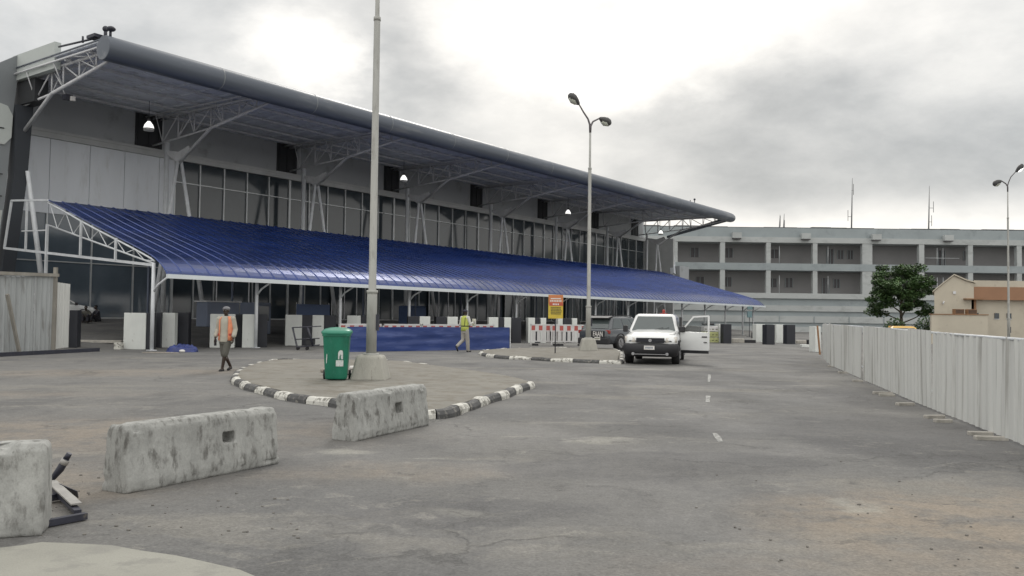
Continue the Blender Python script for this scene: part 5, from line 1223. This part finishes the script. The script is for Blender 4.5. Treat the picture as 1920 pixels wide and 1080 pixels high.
def person_seated(px, py, rz, mm, lb):
    p = G(px, py); r = empty('person', (p.x, p.y, gz(p.x, p.y)), rz); tag(r, lb, 'person'); W = lambda x, y, z: Vector((x, y, z)); g = MB()
    for s in (-1, 1): capsule(g, [W(s*.09, 0, .14), W(s*.13, .38, .42), W(s*.11, .42, .06)], [.09, .06, .04]); capsule(g, [W(s*.11, .40, .05), W(s*.12, .55, .035)], [.035, .028])
    g.ell([(0, 0, .06, .14, .12), (0, 0, .2, .16, .12), (0, .04, .4, .15, .1), (0, .08, .58, .17, .1), (0, .1, .66, .09, .07)]); g.tube([W(0, .1, .62), W(0, .13, .74)], .05, 10); head(g, (0, .15, .82))
    for s in (-1, 1): capsule(g, [W(s*.1, .08, .6), W(s*.19, .1, .58), W(s*.22, .26, .38), W(s*.1, .42, .40)], [.06, .052, .04, .028]); hand(g, W(s*.1, .42, .40), W(-s*.3, 1, 0), W(0, 0, -1), s, .8)
    body = remesh(g.build('body', M['skin'], r), .011, True, 2); face_bits(body, (0, .15, .82))
    g = MB(); g.ell([(0, 0, .08, .17, .14), (0, 0, .2, .18, .135), (0, .04, .4, .17, .12), (0, .08, .58, .19, .115), (0, .1, .65, .11, .08)])
    for s in (-1, 1): capsule(g, [W(s*.1, .08, .59), W(s*.19, .1, .57), W(s*.22, .22, .42)], [.07, .065, .055])
    remesh(g.build('shirt', M[mm], r), .013, True, 2)
    g = MB(); g.ell([(0, 0, .04, .15, .13), (0, 0, .14, .17, .14), (0, 0, .2, .16, .12)])
    for s in (-1, 1): capsule(g, [W(s*.09, 0, .14), W(s*.13, .38, .42), W(s*.115, .42, .14)], [.11, .08, .065])
    remesh(g.build('trousers', M['dark_cloth'], r), .013, True, 2)
    g = MB(); g.ball((0, .135, .86), .082, .09, .075); g.build('hair', M['hair'], r)
person_seated(161, 606, R(200), 'shorts', 'person in brownish clothes sitting on the forecourt kerb behind the hoarding')
person_seated(184, 604, R(140), 'dark_cloth', 'person in dark clothes crouching to the right of the seated one')

# ------------------------------------------------------------------ sign board
p = G(1041, 662, .12); r = empty('sign_board', (p.x, p.y, .115), R(4)); tag(r, 'orange and yellow notice board on a thin post beside the plastic barriers', 'sign')
g = MB(); g.tube([(0, .03, 0), (0, .03, 2.2)], .022, 8); g.build('post', M['steel_dark'], r)
g = MB(); g.box(-.29, .29, -.012, .012, 1.36, 2.29); bd = g.build('board', M['sign_y'], r)
g = MB(); g.box(-.285, .285, -.018, -.0125, 1.95, 2.285); g.build('orange_field', M['sign_o'], bd)
g = MB(); g.box(-.26, .285, -.021, -.0185, 1.86, 1.99); g.build('red_band', M['sign_r'], bd)
g = MB(); g.box(-.2, .2, -.024, -.0215, 2.12, 2.16)
for k in range(7): g.box(-.22+k*.066, -.175+k*.066, -.024, -.0215, 2.02, 2.08)
for k in range(4): g.box(-.12+k*.066, -.075+k*.066, -.026, -.0235, 1.89, 1.95)
g.build('white_characters', M['white_paint'], bd)
g = MB(); rnd = random.Random(4)
for row in range(5):
    x = -.19; z = 1.77-row*.062
    while x < .2:
        wd = rnd.uniform(.02, .045); g.box(x, x+wd, -.018, -.0125, z, z+.042); x += wd+.014
g.build('dark_characters', M['ink'], bd)

# ------------------------------------------------------------------ steel trolley
p = G(578, 656); r = empty('steel_trolley', (p.x, p.y-.2, gz(p.x, p.y)), R(10)); tag(r, 'tilted black steel luggage trolley left of the green bin', 'trolley')
g = MB(); t_ = .022
for x in (-.05, .0): pass
for y in (-.25, .25): g.tube([(-.62, y, .95), (-.42, y, .12), (.5, y, .22)], t_, 6); g.tube([(-.62, y, .95), (.55, y, 1.02)], t_, 6); g.tube([(-.5, y, .45), (.5, y, .5)], t_*.8, 6)
g.tube([(-.62, -.25, .95), (-.62, .25, .95)], t_, 6); g.tube([(.0, -.25, .97), (.25, -.25, .2)], .035, 6); g.tube([(.0, .25, .97), (.25, .25, .2)], t_, 6); g.tube([(-.42, -.25, .12), (-.42, .25, .12)], t_, 6); g.tube([(.5, -.25, .22), (.5, .25, .22)], t_, 6); g.tube([(.55, -.25, 1.02), (.55, .25, 1.02)], t_, 6)
g.build('frame', M['steel_dark'], r)
g = MB(); g.box(-.05, .32, -.22, .22, .24, .5); g.build('tray', M['dark'], r)
for (x, y) in ((-.38, -.22), (-.38, .22), (.0, -.22), (.0, .22)): g = MB(); g.tube([(x, y-.02, .07), (x, y+.02, .07)], .07, 12); g.build('wheel', M['rubber'], r)

# ------------------------------------------------------------------ heaps and sheets on the ground
p = G(338, 660); g = MB(); g.smooth = True; vs = []; nx = 26
for i in range(nx+1):
    for j in range(nx+1):
        x, y = (i/nx-.5)*1.15, (j/nx-.5)*.9; q = max(0, 1-(x/.58)**2-(y/.45)**2)
        vs.append((x, y, (.24*q**.3*(1+.5*noise.noise(Vector((x*5, y*5, 2)))+.35*noise.noise(Vector((x*13, y*13, 2)))) if q > 0 else -.02)))
g.add(vs, [(i*(nx+1)+j, (i+1)*(nx+1)+j, (i+1)*(nx+1)+j+1, i*(nx+1)+j+1) for i in range(nx) for j in range(nx)])
o = g.build('tarpaulin_heap', M['tarp'], None, (p.x, p.y+.2, gz(p.x, p.y))); tag(o, 'crumpled heap of blue tarpaulin on the ground right of the first post', 'tarpaulin')
p = G(348, 660); g = MB(); g.ball((0, 0, .05), .12, .08, .06); o = g.build('paper_scrap', M['white_paint'], None, (p.x, p.y-.35, gz(p.x, p.y))); tag(o, 'small white paper scrap against the blue tarpaulin heap', 'paper')
p = G(305, 662); g = MB(); g.prism([(-.7, -.15), (.4, -.2), (.62, .0), (.1, .18), (-.5, .12)], 0, .03); o = g.build('cardboard_sheet', M['card'], None, (p.x, p.y, gz(p.x, p.y)+.003)); tag(o, 'flattened cardboard sheet below the first canopy post', 'cardboard')

# booth and panels under the canopy
def panel_box(px0, px1, pyt, pyb, wdist, mm, nm, lb, cat, dep=.5, base=None):
    """box standing w metres behind the post line; pixel rect gives its extent there"""
    def at(px, py):
        d = FW*FOC+RT*(px-960)+UP*(540-py); k = (wdist-(CAM-P0).dot(NN))/d.dot(NN); return CAM+d*k
    a, b = at(px0, pyb), at(px1, pyb); tp = at(px0, pyt); t0, t1 = (a-P0).dot(DD), (b-P0).dot(DD)
    o_ = P0+DD*t0+NN*wdist; zg = gz(o_.x, o_.y); r = empty(nm, (o_.x, o_.y, zg), TROT); tag(r, lb, cat)
    l_, h0, h1 = t1-t0, (base if base is not None else a.z-zg), tp.z-zg
    return r, l_, h0, h1
r, l_, h0, h1 = panel_box(388, 448, 566, 605, 5, 'booth', 'covered_counter', 'pale blue grey covered counter under the canopy behind the orange vest man', 'counter')
g = MB(); g.box(0, l_, 0, .9, max(.05, h0-.2), h1); g.build('cabinet', M['booth'], r, bevel=.03); g = MB(); g.box(-.08, l_+.08, -.08, .98, h1, h1+.06); g.build('worktop', M['steel_grey'], r)
r, l_, h0, h1 = panel_box(556, 618, 570, 591, 6, 'pale_blue', 'blue_banner', 'plain blue banner hanging low under the canopy behind the trolley', 'banner')
g = MB(); g.box(0, l_, 0, .03, h0, h1); g.build('cloth', M['pale_blue'], r); g = MB()
for x in (.03, l_-.03): g.tube([(x, .05, 0), (x, .05, h1+.1)], .025, 6)
g.build('pole', M['steel_grey'], r)
r, l_, h0, h1 = panel_box(480, 508, 567, 590, 7, 'booth', 'ticket_booth', 'grey booth with a dark window right of the second canopy post', 'booth')
g = MB(); g.box(0, l_, 0, 1.4, 0, h1); g.build('cabin', M['booth'], r, bevel=.02); g = MB(); g.box(.15, l_-.15, -.02, -.003, h1-1.0, h1-.2); g.build('window', M['glass'], r)
r, l_, h0, h1 = panel_box(770, 800, 573, 588, 9, 'pale_blue', 'blue_box', 'dark blue plain box under the canopy right of the tall lamp post', 'plain box')  # plain box added for an unidentified dark blue shape
g = MB(); g.box(0, l_, 0, 1.2, 0, h1); g.build('cover', M['pale_blue'], r, bevel=.12)
# yellow-green stacked crates beyond the truck door
p = G(1331, 643); r = empty('crate_stack', (p.x, p.y, 0), .1); tag(r, 'stack of faded lime and white plastic crates right of the open truck door', 'crate stack')
for k in range(3):
    g = MB(); g.box(-.55+k*.03, .5-k*.03, -.3, .3, .04+k*.36, .36+k*.36); o = g.build('crate', M['lime'] if k < 2 else M['plastic_white'], r, bevel=.03)
    g = MB(); rnd = random.Random(k)
    for q in range(4): x = -.45+q*.24; g.box(x, x+.14, -.306, -.3015, .15+k*.36, .2+k*.36)
    g.build('hand_hole', M['ink'], o)
g = MB(); g.box(-.5, .2, -.3, .2, 1.15, 1.28); g.build('cover', M['trim'], r, bevel=.04)
# thin stand with a teal box
p = G(1405, 632); r = empty('meter_stand', (p.x, p.y, 0)); tag(r, 'teal box on a thin dark stand beside the last canopy post', 'stand')
g = MB(); g.tube([(0, 0, 0), (0, 0, 2.2)], .03, 6); g.tube([(-.25, 0, .02), (.25, 0, .02)], .03, 6); g.build('stand', M['steel_dark'], r); g = MB(); g.box(-.2, .22, -.12, .12, 1.75, 2.3); g.build('box', M['teal'], r, bevel=.03)
g = MB(); g.box(-.18, .26, -.12, .12, 2.45, 2.75); g.build('lamp_box', M['teal'], r, bevel=.03)
